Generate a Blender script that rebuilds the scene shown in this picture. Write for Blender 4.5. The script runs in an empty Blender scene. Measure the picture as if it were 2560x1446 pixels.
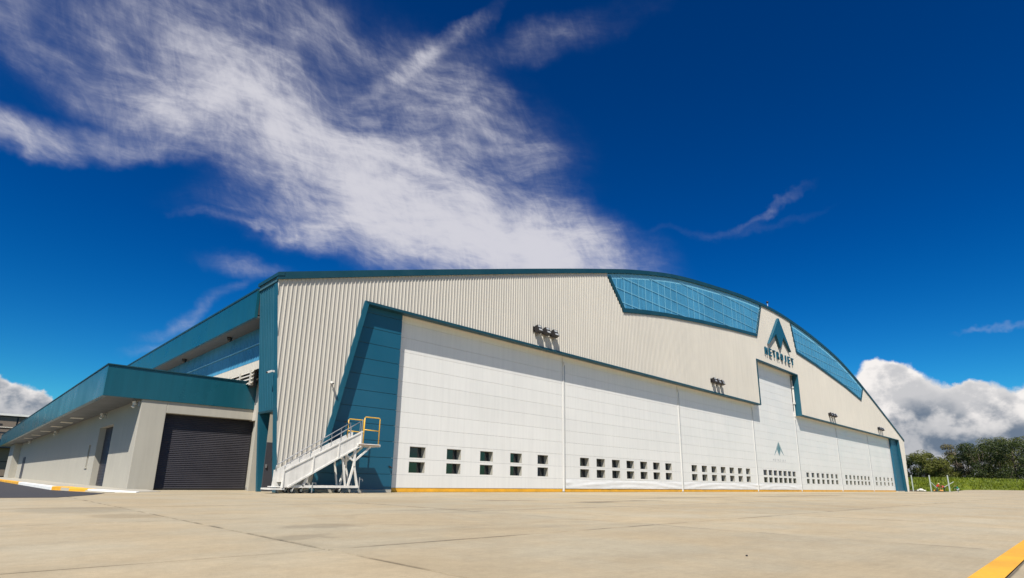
import bpy, bmesh, math, random
from mathutils import Vector, Matrix, noise as mnoise
random.seed(7)
scn = bpy.context.scene
COL = scn.collection
R = math.radians

# ------------------------------------------------------------------ camera
YAW, PITCH, ROLL, FPX = R(44.43), R(14.152), R(0.95), 1393.07
PPX, PPY, HCAM = 1280.0, 853.5, 0.55
_f = Vector((math.sin(YAW)*math.cos(PITCH), math.cos(YAW)*math.cos(PITCH), math.sin(PITCH)))
_rt = Vector((math.cos(YAW), -math.sin(YAW), 0))
_up = _rt.cross(_f)
CR = _rt*math.cos(ROLL) + _up*math.sin(ROLL)
CU = _up*math.cos(ROLL) - _rt*math.sin(ROLL)
cam_data = bpy.data.cameras.new('camera')
cam = bpy.data.objects.new('camera', cam_data); COL.objects.link(cam)
m = Matrix.Identity(4)
for i in range(3):
    m[i][0] = CR[i]; m[i][1] = CU[i]; m[i][2] = -_f[i]
m[2][3] = HCAM
cam.matrix_world = m
cam_data.sensor_width = 36; cam_data.lens = FPX/2560*36
cam_data.shift_y = (PPY-723)/2560
cam_data.clip_start = 0.05; cam_data.clip_end = 6000
scn.camera = cam
def ray(x, y): return CR*((x-PPX)/FPX) - CU*((y-PPY)/FPX) + _f
def azel(x, y):
    d = ray(x, y).normalized()
    return math.degrees(math.atan2(d.x, d.y)), math.degrees(math.asin(d.z))

# ------------------------------------------------------------------ sun, sky, exposure
SUN_TRAVEL = Vector((1.31, 0.9, -2.05)).normalized()
SUN_EL = math.asin(-SUN_TRAVEL.z)
SUN_AZ = math.atan2(-SUN_TRAVEL.x, -SUN_TRAVEL.y)
sd = bpy.data.lights.new('sun', 'SUN'); sd.energy = 5.0; sd.angle = R(0.53); sd.color = (1.0, 0.95, 0.87)
sun = bpy.data.objects.new('sun', sd); COL.objects.link(sun)
sun.rotation_euler = SUN_TRAVEL.to_track_quat('-Z', 'Y').to_euler(); sun.location = (-30, -20, 60)
scn.view_settings.view_transform = 'Standard'; scn.view_settings.look = 'None'
scn.view_settings.gamma = 1.0; scn.view_settings.exposure = 0.36
scn.view_settings.use_curve_mapping = False

class NT:
    """small helper to wire node trees"""
    def __init__(s, tree): s.t = tree; s.n = tree.nodes; s.l = tree.links
    def node(s, typ, **kw):
        n = s.n.new(typ)
        for k, v in kw.items(): setattr(n, k, v)
        return n
    def put(s, sock, v):
        if isinstance(v, bpy.types.NodeSocket): s.l.new(v, sock)
        elif v is not None: sock.default_value = v
    def math(s, op, a, b=None, c=None, clamp=False):
        n = s.node('ShaderNodeMath', operation=op); n.use_clamp = clamp
        for i, v in enumerate((a, b, c)):
            if v is not None: s.put(n.inputs[i], v)
        return n.outputs[0]
    def mapr(s, v, a, b, c=0.0, d=1.0, smooth=True):
        n = s.node('ShaderNodeMapRange'); n.interpolation_type = 'SMOOTHSTEP' if smooth else 'LINEAR'
        for i, q in enumerate((v, a, b, c, d)): s.put(n.inputs[i], q)
        return n.outputs[0]
    def noise(s, vec, scale, detail=4.0, rough=0.5, dist=0.0, lac=2.0):
        n = s.node('ShaderNodeTexNoise')
        if vec is not None: s.put(n.inputs['Vector'], vec)
        n.inputs['Scale'].default_value = scale; n.inputs['Detail'].default_value = detail
        n.inputs['Roughness'].default_value = rough; n.inputs['Distortion'].default_value = dist
        n.inputs['Lacunarity'].default_value = lac
        return n.outputs['Fac'], n.outputs['Color']
    def mapping(s, vec, loc=(0,0,0), rot=(0,0,0), sc=(1,1,1), typ='POINT'):
        n = s.node('ShaderNodeMapping', vector_type=typ)
        s.put(n.inputs['Vector'], vec)
        n.inputs['Location'].default_value = loc; n.inputs['Rotation'].default_value = rot; n.inputs['Scale'].default_value = sc
        return n.outputs[0]
    def vmath(s, op, a, b=None, out=0):
        n = s.node('ShaderNodeVectorMath', operation=op)
        s.put(n.inputs[0], a)
        if b is not None: s.put(n.inputs[1], b)
        return n.outputs[out]
    def vscale(s, a, f):
        n = s.node('ShaderNodeVectorMath', operation='SCALE'); s.put(n.inputs[0], a); s.put(n.inputs['Scale'], f)
        return n.outputs[0]
    def mix(s, f, a, b, typ='MIX'):
        n = s.node('ShaderNodeMix', data_type='RGBA', blend_type=typ)
        s.put(n.inputs[0], f); s.put(n.inputs[6], a); s.put(n.inputs[7], b)
        return n.outputs[2]
    def comb(s, x, y, z):
        n = s.node('ShaderNodeCombineXYZ')
        for i, v in enumerate((x, y, z)): s.put(n.inputs[i], v)
        return n.outputs[0]
    def sep(s, v):
        n = s.node('ShaderNodeSeparateXYZ'); s.put(n.inputs[0], v); return n.outputs

world = bpy.data.worlds.new('World'); scn.world = world; world.use_nodes = True
wt = NT(world.node_tree); wt.n.clear()
sky = wt.node('ShaderNodeTexSky', sky_type='NISHITA')
sky.sun_disc = False; sky.sun_elevation = SUN_EL; sky.sun_rotation = SUN_AZ
sky.altitude = 150; sky.air_density = 1.0; sky.dust_density = 0.15; sky.ozone_density = 3.0
hs = wt.node('ShaderNodeHueSaturation'); hs.inputs['Saturation'].default_value = 1.48; hs.inputs['Value'].default_value = 0.80
wt.l.new(sky.outputs[0], hs.inputs['Color'])
skyc = wt.node('ShaderNodeGamma'); skyc.inputs[1].default_value = 1.38
wt.l.new(hs.outputs[0], skyc.inputs[0])
skybg = wt.node('ShaderNodeBackground'); skybg.inputs[1].default_value = 0.05
wt.l.new(wt.mix(1.0, skyc.outputs[0], (0.42, 1.06, 1.05, 1), 'MULTIPLY'), skybg.inputs[0])
tc = wt.node('ShaderNodeTexCoord'); D = tc.outputs['Generated']
dx, dy, dz = wt.sep(D)
az = wt.math('MULTIPLY', wt.math('ARCTAN2', dx, dy), 18/math.pi)      # tens of degrees, 0 = +Y
el = wt.math('MULTIPLY', wt.math('ARCSINE', dz), 18/math.pi)
AE = wt.comb(az, el, 0.0)
def ellipse_sum(vec, lst):
    acc = None
    for (cx, cy, a, b, ang, w) in lst:
        t = R(ang); c0 = azel(cx, cy)
        e1 = azel(cx+a*math.cos(t), cy+a*math.sin(t)); e2 = azel(cx-b*math.sin(t), cy+b*math.cos(t))
        v1 = ((e1[0]-c0[0])/10, (e1[1]-c0[1])/10); v2 = ((e2[0]-c0[0])/10, (e2[1]-c0[1])/10)
        r1 = math.hypot(*v1); an = math.atan2(v1[1], v1[0])
        r2 = abs(-v2[0]*math.sin(an) + v2[1]*math.cos(an))
        mp = wt.mapping(vec, (c0[0]/10, c0[1]/10, 0), (0, 0, an), (r1, r2, 1), 'TEXTURE')
        ln = wt.vmath('LENGTH', mp, out=1)
        g = wt.mapr(ln, 1.35, 0.0, 0.0, w)
        acc = g if acc is None else wt.math('ADD', acc, g)
    return acc
# cirrus
wn1 = wt.noise(D, 2.4, 3, 0.5)[1]; wn2 = wt.noise(D, 7.0, 5, 0.6)[1]
half = (0.5, 0.5, 0.5)
AEw = wt.vmath('ADD', AE, wt.vmath('ADD', wt.vscale(wt.vmath('SUBTRACT', wn1, half), 1.1), wt.vscale(wt.vmath('SUBTRACT', wn2, half), 0.55)))
AEf = wt.vmath('ADD', AE, wt.vmath('ADD', wt.vscale(wt.vmath('SUBTRACT', wn1, half), 0.7), wt.vscale(wt.vmath('SUBTRACT', wn2, half), 0.12)))
CIRRUS = [(1090,560,540,150,16,.95),(1080,640,480,90,3,.80),(860,420,460,140,28,.62),(480,300,420,110,28,.42),(380,110,330,110,52,.55),(120,315,400,50,12,.50),
 (560,120,620,260,16,.24),(1000,260,420,200,24,.34),(1085,95,220,26,-38,.38),(1330,60,420,60,-20,.11),(1340,580,220,130,38,.55),
 (740,640,150,34,25,.22),(600,705,120,30,15,.14),(480,795,150,22,-14,.30),(420,842,130,12,-8,.30),(620,600,170,16,14,.28),(690,300,170,80,20,.30),(1200,250,190,90,40,.26),
 (1930,525,140,10,-22,.10),(1790,570,300,14,-9,.07),(2550,776,110,7,-10,.30)]
cm = ellipse_sum(AEw, CIRRUS)
a0 = math.atan2(azel(1400,600)[1]-azel(500,250)[1], azel(1400,600)[0]-azel(500,250)[0])
def fib(ang, sx, sy, sc, det, ro, di): return wt.noise(wt.mapping(wt.mapping(AEf, rot=(0,0,-a0-R(ang))), sc=(sx, sy, 1)), sc, det, ro, di)[0]
def ridge(v, p): return wt.math('POWER', wt.math('SUBTRACT', 1.0, wt.math('ABSOLUTE', wt.math('SUBTRACT', wt.math('MULTIPLY', v, 2.0), 1.0))), p)
s1 = fib(4, 0.62, 1.25, 1.25, 12, 0.60, 0.55)                  # billowing body
s2 = ridge(fib(-6, 0.55, 1.7, 1.7, 8, 0.60, 0.6), 5.0)          # long feathered filaments
s3 = ridge(fib(-52, 0.55, 1.9, 2.4, 8, 0.62, 0.7), 6.0)         # shorter cross filaments
s4 = fib(10, 0.45, 2.6, 5.0, 8, 0.68, 0.4)
ex = wt.math('ADD', wt.math('MULTIPLY', wt.math('SUBTRACT', s1, 0.5), 8.0), wt.math('MULTIPLY', wt.math('SUBTRACT', s4, 0.5), 1.9))
wisp = wt.math('ADD', 0.50, wt.math('ADD', wt.math('MULTIPLY', s2, 0.75), wt.math('MULTIPLY', s3, 0.45)))
tau = wt.math('MULTIPLY', wt.math('MULTIPLY', wt.math('ADD', wt.math('MULTIPLY', wt.math('POWER', cm, 1.5), 0.92), wt.math('MULTIPLY', cm, 0.10)), wt.math('POWER', 2.718, ex)), wt.math('MULTIPLY', wisp, 1.10))
cir_a = wt.math('MULTIPLY', wt.math('SUBTRACT', 1.0, wt.math('POWER', 2.718, wt.math('MULTIPLY', tau, -1.0))), 0.94)
cirbg = wt.node('ShaderNodeBackground'); cirbg.inputs[0].default_value = (0.86, 0.85, 0.92, 1); cirbg.inputs[1].default_value = 0.62
mx1 = wt.node('ShaderNodeMixShader'); wt.l.new(cir_a, mx1.inputs[0]); wt.l.new(skybg.outputs[0], mx1.inputs[1]); wt.l.new(cirbg.outputs[0], mx1.inputs[2])
# cumulus ring above the horizon
bw = wt.vmath('ADD', wt.vscale(wt.vmath('SUBTRACT', wt.noise(D, 8.0, 3, 0.5)[1], half), 0.40), wt.vscale(wt.vmath('SUBTRACT', wt.noise(D, 34.0, 5, 0.6)[1], half), 0.16))
AEc = wt.vmath('ADD', AE, bw)
CUM = [(2240,985,150,90,8,1.0),(2290,1040,190,90,8,1.0),(2480,1060,190,85,0,1.0),(2225,955,90,45,10,.8),(2430,985,60,42,-15,.9),(2350,1100,300,60,0,1.0),(2620,1010,140,85,0,1.0),
       (10,1000,110,50,15,1.0),(90,1020,70,30,10,.7),(0,1070,160,60,0,.8),(2400,1180,420,70,0,.8),(0,1150,250,70,0,.7),(-160,1010,150,80,0,1.0)]
km = ellipse_sum(AEc, CUM)
ring = wt.math('MULTIPLY', wt.mapr(el, 1.25, 0.2), wt.mapr(wt.noise(wt.mapping(D, sc=(1,1,1.6)), 4.2, 5, 0.55)[0], 0.46, 0.62))
km = wt.math('MAXIMUM', km, wt.math('MULTIPLY', ring, 0.9))
cum_a = wt.mapr(wt.math('ADD', km, wt.math('MULTIPLY', wt.noise(D, 26, 6, 0.62)[0], 0.30)), 0.42, 0.72)
pn = wt.noise(wt.mapping(D, sc=(1,1,1.3)), 11.0, 7, 0.55)[0]
pn2 = wt.noise(wt.mapping(wt.vmath('ADD', D, (-0.010, -0.006, 0.020)), sc=(1,1,1.3)), 11.0, 7, 0.55)[0]
rel = wt.math('SUBTRACT', pn, pn2)
eln = wt.math('ADD', el, wt.math('MULTIPLY', wt.math('SUBTRACT', pn, 0.5), 0.85))
edge = wt.mapr(km, 1.0, 0.35, 0.0, 0.22)
lit = wt.math('ADD', wt.math('ADD', wt.mapr(rel, -0.08, 0.08, -0.10, 0.34), edge), wt.mapr(eln, 0.40, 0.72, 0.10, 0.66), clamp=True)
cumcol = wt.mix(lit, (0.125, 0.165, 0.225, 1), (0.76, 0.73, 0.71, 1))
cumbg = wt.node('ShaderNodeBackground'); wt.l.new(cumcol, cumbg.inputs[0]); cumbg.inputs[1].default_value = 0.95
mx2 = wt.node('ShaderNodeMixShader'); wt.l.new(cum_a, mx2.inputs[0]); wt.l.new(mx1.outputs[0], mx2.inputs[1]); wt.l.new(cumbg.outputs[0], mx2.inputs[2])
wo = wt.node('ShaderNodeOutputWorld'); wt.l.new(mx2.outputs[0], wo.inputs[0])
world.cycles.sampling_method = 'MANUAL'; world.cycles.sample_map_resolution = 1024

# ------------------------------------------------------------------ materials
MATS = {}
def mat(name, col, rough=0.6, var=0.06, scale=1.5, bump=0.0, bscale=40, spec=0.5, metal=0.0, streak=0.0, fine=0.0, obrand=0.0, coat=0.0):
    """procedural paint / metal / plaster: base colour with large-scale mottling, vertical rain streaks, fine grain and relief"""
    if name in MATS: return MATS[name]
    mt = bpy.data.materials.new(name); mt.use_nodes = True
    t = NT(mt.node_tree); bs = t.n['Principled BSDF']
    pos = t.node('ShaderNodeNewGeometry').outputs['Position']
    n1 = t.noise(pos, scale, 5, 0.6)[0]
    f = t.mapr(n1, 0.3, 0.7, 1-var, 1+var, False)
    if streak:
        n2 = t.noise(t.mapping(pos, sc=(3.2, 3.2, 0.16)), 2.0, 5, 0.6)[0]
        f = t.math('MULTIPLY', f, t.mapr(n2, 0.35, 0.75, 1.0+streak*0.3, 1-streak))
    if fine:
        n3 = t.noise(pos, 28, 4, 0.7)[0]
        f = t.math('MULTIPLY', f, t.mapr(n3, 0.3, 0.7, 1-fine, 1+fine, False))
    if obrand:
        oi = t.node('ShaderNodeObjectInfo').outputs['Random']
        f = t.math('MULTIPLY', f, t.mapr(oi, 0, 1, 1-obrand, 1+obrand, False))
    c = t.mix(1.0, (*col, 1), t.comb(f, f, f), 'MULTIPLY')
    t.l.new(c, bs.inputs['Base Color'])
    t.put(bs.inputs['Roughness'], t.mapr(n1, 0.3, 0.7, max(0.02, rough-0.07), min(1, rough+0.07), False))
    bs.inputs['Specular IOR Level'].default_value = spec; bs.inputs['Metallic'].default_value = metal
    bs.inputs['Coat Weight'].default_value = coat
    if bump:
        b = t.node('ShaderNodeBump'); b.inputs['Strength'].default_value = bump; b.inputs['Distance'].default_value = 0.02
        t.l.new(t.noise(pos, bscale, 4, 0.6)[0], b.inputs['Height']); t.l.new(b.outputs[0], bs.inputs['Normal'])
    MATS[name] = mt
    return mt
WHITE = mat('white_door_paint', (0.745, 0.728, 0.68), 0.42, 0.03, 0.35, 0.03, 2.5, streak=0.045, obrand=0.018)
BEIGE = mat('beige_cladding', (0.500, 0.465, 0.40), 0.5, 0.03, 0.25, streak=0.07)
TEAL = mat('teal_steel', (0.006, 0.082, 0.125), 0.45, 0.08, 0.6, streak=0.10)
TEALD = mat('teal_trim', (0.006, 0.050, 0.070), 0.45, 0.08, 0.8)
TEALB = mat('teal_door_panel', (0.007, 0.088, 0.148), 0.45, 0.06, 0.4, 0.03, 3)
FASCIA = mat('teal_fascia', (0.007, 0.080, 0.112), 0.30, 0.07, 0.5, 0.03, 2, streak=0.12)
POLY = mat('blue_translucent_sheet', (0.056, 0.228, 0.372), 0.3, 0.10, 0.35, spec=0.5, streak=0.2)
POLYL = mat('pale_blue_sheet', (0.17, 0.42, 0.56), 0.25, 0.06, 0.5)  # pale blue for girt lines, laps and the light painted along window tops
PLASTER = mat('painted_plaster', (0.40, 0.373, 0.31), 0.85, 0.04, 0.7, 0.10, 22, streak=0.06)
SHUTTER = mat('dark_roller_shutter', (0.040, 0.037, 0.042), 0.45, 0.10, 0.8)
DARK = mat('dark_metal', (0.020, 0.018, 0.018), 0.5)
GAP = mat('dark_gap', (0.05, 0.048, 0.045), 0.9)
YELLOW = mat('yellow_paint', (0.76, 0.38, 0.025), 0.6, 0.16, 1.3, fine=0.10)
YRAIL = mat('yellow_rail_paint', (0.76, 0.44, 0.05), 0.4, 0.08, 3)
SWHITE = mat('stair_white_paint', (0.70, 0.675, 0.62), 0.45, 0.09, 2.5, streak=0.14, fine=0.05)
def worn(mt, under, amount):   # chipped, scuffed paint: the surface below shows through in irregular patches
    t = NT(mt.node_tree); bs = t.n['Principled BSDF']; src = bs.inputs['Base Color'].links[0].from_socket
    pos = t.node('ShaderNodeNewGeometry').outputs['Position']
    a = t.mapr(t.noise(pos, 9.0, 8, 0.78)[0], 0.58, 0.66); b = t.mapr(t.noise(t.mapping(pos, sc=(1, 0.25, 1)), 1.7, 4, 0.6)[0], 0.40, 0.70)
    t.l.new(t.mix(t.math('MULTIPLY', t.math('MULTIPLY', a, t.math('ADD', b, 0.25)), amount), src, (*under, 1)), bs.inputs['Base Color'])
worn(YELLOW, (0.30, 0.24, 0.15), 0.8)
STEEL = mat('galvanised_steel', (0.42, 0.42, 0.42), 0.38, 0.1, 5, metal=0.7)
RUBBER = mat('rubber', (0.012, 0.012, 0.012), 0.7)
GLASS = mat('dark_window_glass', (0.012, 0.016, 0.022), 0.05, 0.1, 1.0, spec=0.8)
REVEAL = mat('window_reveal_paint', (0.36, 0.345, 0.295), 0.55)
SOFFIT = mat('soffit_sheet', (0.085, 0.088, 0.088), 0.55, 0.05, 0.8)
LIGHTP = mat('soffit_light_cover', (0.75, 0.70, 0.58), 0.4)
KERBW = mat('kerb_white_paint', (0.78, 0.77, 0.72), 0.7, 0.10, 3, fine=0.05)
PLINTH = mat('plinth_concrete', (0.42, 0.39, 0.32), 0.85, 0.08, 1.5, 0.15, 30)
ROOFM = mat('roof_steel', (0.05, 0.12, 0.14), 0.45, 0.08, 0.5)
LENS = mat('lamp_lens', (0.42, 0.43, 0.42), 0.18, 0.05, 8, spec=0.8)
CLOTH = mat('white_tarpaulin', (0.76, 0.75, 0.72), 0.6, 0.04, 1.2)

def concrete_material():
    mt = bpy.data.materials.new('apron_concrete'); mt.use_nodes = True
    t = NT(mt.node_tree); bs = t.n['Principled BSDF']
    pos = t.node('ShaderNodeNewGeometry').outputs['Position']
    oi = t.node('ShaderNodeObjectInfo').outputs['Random']
    big = t.noise(pos, 0.13, 5, 0.62, 0.4)[0]
    mid = t.noise(t.mapping(pos, sc=(0.55, 1.6, 1)), 0.9, 6, 0.65, 0.6)[0]
    brush = t.noise(t.mapping(pos, sc=(0.35, 9, 1)), 3.0, 5, 0.7)[0]
    fine = t.noise(pos, 55, 5, 0.75)[0]
    g1 = t.noise(pos, 3.5, 6, 0.72)[0]; g2 = t.noise(pos, 13, 5, 0.7)[0]
    grit = t.noise(pos, 240, 3, 0.7)[0]
    stain = t.mapr(t.noise(t.mapping(pos, sc=(0.30, 0.75, 1)), 0.8, 7, 0.68, 1.0)[0], 0.55, 0.76)
    # dried-out puddle stains in front of the doors
    def blot(cx, cy, rx, ry, w):
        wv = t.vmath('ADD', pos, t.vscale(t.vmath('SUBTRACT', t.noise(pos, 0.9, 6, 0.7)[1], (.5,.5,.5)), 1.5))
        ln = t.vmath('LENGTH', t.mapping(wv, (cx, cy, 0), (0,0,0), (rx, ry, 50), 'TEXTURE'), out=1)
        return t.mapr(ln, 1.0, 0.55, 0.0, w)
    bl = None
    for a in ((14.0,10.6,1.3,0.5,.55),(12.2,12.6,1.6,.4,.4),(16.5,10.8,2.0,.35,.4),(24,12.5,6,.5,.35),(1.5,11.6,.9,1.3,.22),(1.9,9.6,.5,.6,.22),(38,12.5,10,.8,.35),(2.6,5.5,.45,.35,.25),(3.3,6.6,.6,.35,.25),(7,9,1.6,.35,.2),(55,16,18,.7,.45),(70,14,20,.8,.4)):
        b = blot(*a); bl = b if bl is None else t.math('MAXIMUM', bl, b)
    px_, py_, pz_ = t.sep(t.vmath('ADD', pos, t.vscale(t.vmath('SUBTRACT', t.noise(pos, 2.5, 4, 0.6)[1], (.5,.5,.5)), 0.02)))
    def jl(v, off, pitch): return t.math('PINGPONG', t.math('SUBTRACT', v, off), pitch/2)
    jd = t.math('MINIMUM', jl(px_, 2.28, 4.9), jl(py_, 0.5, 3.9))
    joint = t.math('ADD', t.math('MULTIPLY', t.mapr(jd, 0.034, 0.012), 0.58), t.math('MULTIPLY', t.mapr(jd, 0.28, 0.0), 0.05))
    joint = t.math('MULTIPLY', joint, t.mapr(t.noise(pos, 1.3, 4, 0.6)[0], 0.38, 0.62, 0.25, 1.0))
    val = t.math('MULTIPLY', t.mapr(big, 0.3, 0.7, 0.89, 1.08, False), t.math('SUBTRACT', 1.0, joint))
    for sock, a in ((g1, 0.075), (g2, 0.07), (mid, 0.07), (brush, 0.045), (fine, 0.075), (grit, 0.13)):
        val = t.math('MULTIPLY', val, t.mapr(sock, 0.3, 0.7, 1-a, 1+a, False))
    # curved tyre scuffs left by tugs
    arc = None
    for cx, cy, rr, w, k_ in ((5.6,7.3,1.35,.07,.12),(5.6,7.3,1.75,.07,.12),(7.2,7.0,1.3,.07,.11),(7.2,7.0,1.7,.07,.11),(4.0,-3.0,8.2,.11,.08),(4.0,-3.0,9.7,.11,.08),(40,-20,33,.2,.09),(40,-20,35,.2,.09),(-9,14,14.5,.12,.07),(-9,14,16.1,.12,.07)):
        ln = t.vmath('LENGTH', t.vmath('MULTIPLY', t.vmath('SUBTRACT', pos, (cx, cy, 0)), (1, 1, 0)), out=1)
        q = t.mapr(t.math('ABSOLUTE', t.math('SUBTRACT', ln, rr)), w*2.2, w*.6, 0.0, k_)
        arc = q if arc is None else t.math('MAXIMUM', arc, q)
    val = t.math('MULTIPLY', val, t.math('SUBTRACT', 1.0, t.math('MULTIPLY', arc, t.mapr(mid, 0.42, 0.60))))
    speck = t.mapr(t.noise(pos, 7.0, 6, 0.75)[0], 0.68, 0.76)
    val = t.math('MULTIPLY', val, t.math('SUBTRACT', 1.0, t.math('MULTIPLY', speck, 0.16)))
    val = t.math('MULTIPLY', val, t.mapr(oi, 0, 1, 0.955, 1.04, False))
    val = t.math('MULTIPLY', val, t.mapr(stain, 0, 1, 1.0, 0.84, False))
    val = t.math('MULTIPLY', val, t.math('SUBTRACT', 1.0, t.math('MULTIPLY', bl, t.mapr(fine, 0.35, 0.6, 0.55, 1.0))))
    hue = t.mix(t.mapr(t.noise(pos, 0.5, 4, 0.6)[0], 0.35, 0.65), (0.413, 0.330, 0.206, 1), (0.400, 0.342, 0.234, 1))
    t.l.new(t.mix(1.0, hue, t.comb(val, val, val), 'MULTIPLY'), bs.inputs['Base Color'])
    bs.inputs['Roughness'].default_value = 0.82; bs.inputs['Specular IOR Level'].default_value = 0.35
    b = t.node('ShaderNodeBump'); b.inputs['Strength'].default_value = 0.25; b.inputs['Distance'].default_value = 0.004
    t.l.new(t.math('ADD', grit, t.math('MULTIPLY', brush, 0.8)), b.inputs['Height']); t.l.new(b.outputs[0], bs.inputs['Normal'])
    return mt
CONC = concrete_material()
JOINT = mat('joint_filler', (0.15, 0.13, 0.10), 0.9, 0.2, 3)
ASPHALT = mat('asphalt', (0.050, 0.047, 0.048), 0.85, 0.12, 1.2, 0.3, 60, fine=0.12)
def leafmat(name, c1, c2, trans=0.25):
    mt = bpy.data.materials.new(name); mt.use_nodes = True
    t = NT(mt.node_tree); bs = t.n['Principled BSDF']
    pos = t.node('ShaderNodeNewGeometry').outputs['Position']
    n = t.noise(pos, 0.55, 4, 0.6)[0]; n2 = t.noise(pos, 3.0, 2, 0.5)[0]
    f = t.mapr(t.math('ADD', t.math('MULTIPLY', n, 0.6), t.math('MULTIPLY', n2, 0.4)), 0.36, 0.64)
    t.l.new(t.mix(f, (*c1, 1), (*c2, 1)), bs.inputs['Base Color'])
    bs.inputs['Roughness'].default_value = 0.55; bs.inputs['Specular IOR Level'].default_value = 0.3
    return mt
LEAF1 = leafmat('dark_leaves', (0.011, 0.021, 0.003), (0.043, 0.060, 0.008))
LEAF2 = leafmat('olive_leaves', (0.045, 0.054, 0.007), (0.135, 0.140, 0.022))
LEAF3 = leafmat('dry_twigs', (0.075, 0.065, 0.022), (0.15, 0.125, 0.05))
GRASS = leafmat('tall_grass', (0.070, 0.100, 0.005), (0.165, 0.195, 0.012))
BARK = mat('bark', (0.10, 0.080, 0.058), 0.9, 0.2, 4)
FIELD = leafmat('field_ground', (0.070, 0.095, 0.020), (0.12, 0.13, 0.045))

# ------------------------------------------------------------------ mesh helpers
class MB:
    def __init__(s): s.v = []; s.f = []; s.mi = []
    def add(s, vs, fs, mi=0):
        o = len(s.v); s.v += [tuple(p) for p in vs]
        for f in fs: s.f.append(tuple(i+o for i in f)); s.mi.append(mi)
        return s
    def quad(s, a, b, c, d, mi=0): return s.add((a, b, c, d), ((0,1,2,3),), mi)
    def hexa(s, b, t, mi=0):   # 4 bottom pts, 4 top pts (both counter-clockwise from above)
        return s.add(list(b)+list(t), ((3,2,1,0),(4,5,6,7),(0,1,5,4),(1,2,6,5),(2,3,7,6),(3,0,4,7)), mi)
    def box(s, x0, x1, y0, y1, z0, z1, mi=0):
        return s.hexa(((x0,y0,z0),(x1,y0,z0),(x1,y1,z0),(x0,y1,z0)), ((x0,y0,z1),(x1,y0,z1),(x1,y1,z1),(x0,y1,z1)), mi)
    def prism(s, poly, y0, y1, mi=0):   # polygon in (x,z), clockwise or not, extruded along y
        ar = sum(poly[i][0]*poly[(i+1)%len(poly)][1]-poly[(i+1)%len(poly)][0]*poly[i][1] for i in range(len(poly)))
        if ar < 0: poly = poly[::-1]
        n = len(poly)
        vs = [(x,y0,z) for x,z in poly]+[(x,y1,z) for x,z in poly]
        fs = [tuple(range(n)), tuple(range(2*n-1, n-1, -1))]+[(i, i+n, (i+1)%n+n, (i+1)%n) for i in range(n)]
        return s.add(vs, fs, mi)
    def tube(s, pts, r, n=8, mi=0, r2=None):
        pts = [Vector(p) for p in pts]; rings = []
        for i, p in enumerate(pts):
            d = (pts[min(i+1, len(pts)-1)]-pts[max(i-1, 0)]).normalized()
            a = d.orthogonal().normalized() if abs(d.z) > 0.98 else d.cross(Vector((0,0,1))).normalized()
            b = d.cross(a); rr = r if r2 is None else r+(r2-r)*i/(len(pts)-1)
            rings.append([p+(a*math.cos(2*math.pi*k/n)+b*math.sin(2*math.pi*k/n))*rr for k in range(n)])
        vs = [q for g in rings for q in g]; fs = []
        for i in range(len(pts)-1):
            for k in range(n): fs.append((i*n+k, i*n+(k+1)%n, (i+1)*n+(k+1)%n, (i+1)*n+k))
        fs.append(tuple(range(n-1, -1, -1))); fs.append(tuple(range((len(pts)-1)*n, len(pts)*n)))
        return s.add(vs, fs, mi)
    def bar(s, p, q, w, h=None, mi=0):
        p, q = Vector(p), Vector(q); h = h or w; d = (q-p).normalized()
        a = d.cross(Vector((0,1,0)))
        a = a.normalized() if a.length > 1e-3 else Vector((1,0,0))
        b = d.cross(a).normalized()
        c = [a*(w/2)*i+b*(h/2)*j for i, j in ((-1,-1),(1,-1),(1,1),(-1,1))]
        return s.add([p+k for k in c]+[q+k for k in c], ((3,2,1,0),(4,5,6,7),(0,1,5,4),(1,2,6,5),(2,3,7,6),(3,0,4,7)), mi)
    def ball(s, c, r, n=8, mi=0, sc=(1,1,1)):
        vs = []; fs = []; m_ = n//2+1
        for i in range(m_+1):
            th = math.pi*i/m_
            for k in range(n):
                ph = 2*math.pi*k/n
                vs.append((c[0]+r*sc[0]*math.sin(th)*math.cos(ph), c[1]+r*sc[1]*math.sin(th)*math.sin(ph), c[2]+r*sc[2]*math.cos(th)))
        for i in range(m_):
            for k in range(n): fs.append((i*n+k, (i+1)*n+k, (i+1)*n+(k+1)%n, i*n+(k+1)%n))
        return s.add(vs, fs, mi)
    def mesh(s, name, mats, smooth=False):
        me = bpy.data.meshes.new(name); me.from_pydata(s.v, [], s.f)
        for mt in (mats if isinstance(mats, (list, tuple)) else [mats]): me.materials.append(mt)
        if any(s.mi): me.polygons.foreach_set('material_index', s.mi)
        if smooth: me.polygons.foreach_set('use_smooth', [True]*len(s.f))
        bm = bmesh.new(); bm.from_mesh(me); bmesh.ops.recalc_face_normals(bm, faces=bm.faces) if len(s.f) < 3000 else None
        bm.to_mesh(me); bm.free(); me.update()
        return me
    def build(s, name, mats, parent=None, bevel=0.0, smooth=False, label=None):
        o = bpy.data.objects.new(name, s.mesh(name, mats, smooth)); COL.objects.link(o)
        if parent: o.parent = parent; o.matrix_parent_inverse = wmat(parent).inverted()
        if bevel:
            b = o.modifiers.new('bevel', 'BEVEL'); b.width = bevel; b.segments = 2; b.limit_method = 'ANGLE'
        if label: o['label'] = label
        return o
def wmat(o):
    mt = Matrix.Translation(o.location) @ o.rotation_euler.to_matrix().to_4x4()
    return wmat(o.parent) @ o.matrix_parent_inverse @ mt if o.parent else mt
def B(x0, x1, y0, y1, z0, z1): return MB().box(x0, x1, y0, y1, z0, z1)
def empty(name, loc, label, cat, group=None, rz=0):
    o = bpy.data.objects.new(name, None); COL.objects.link(o); o.location = loc; o.rotation_euler = (0,0,rz)
    o.empty_display_size = 0.3
    return tag(o, label, cat, group)
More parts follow.
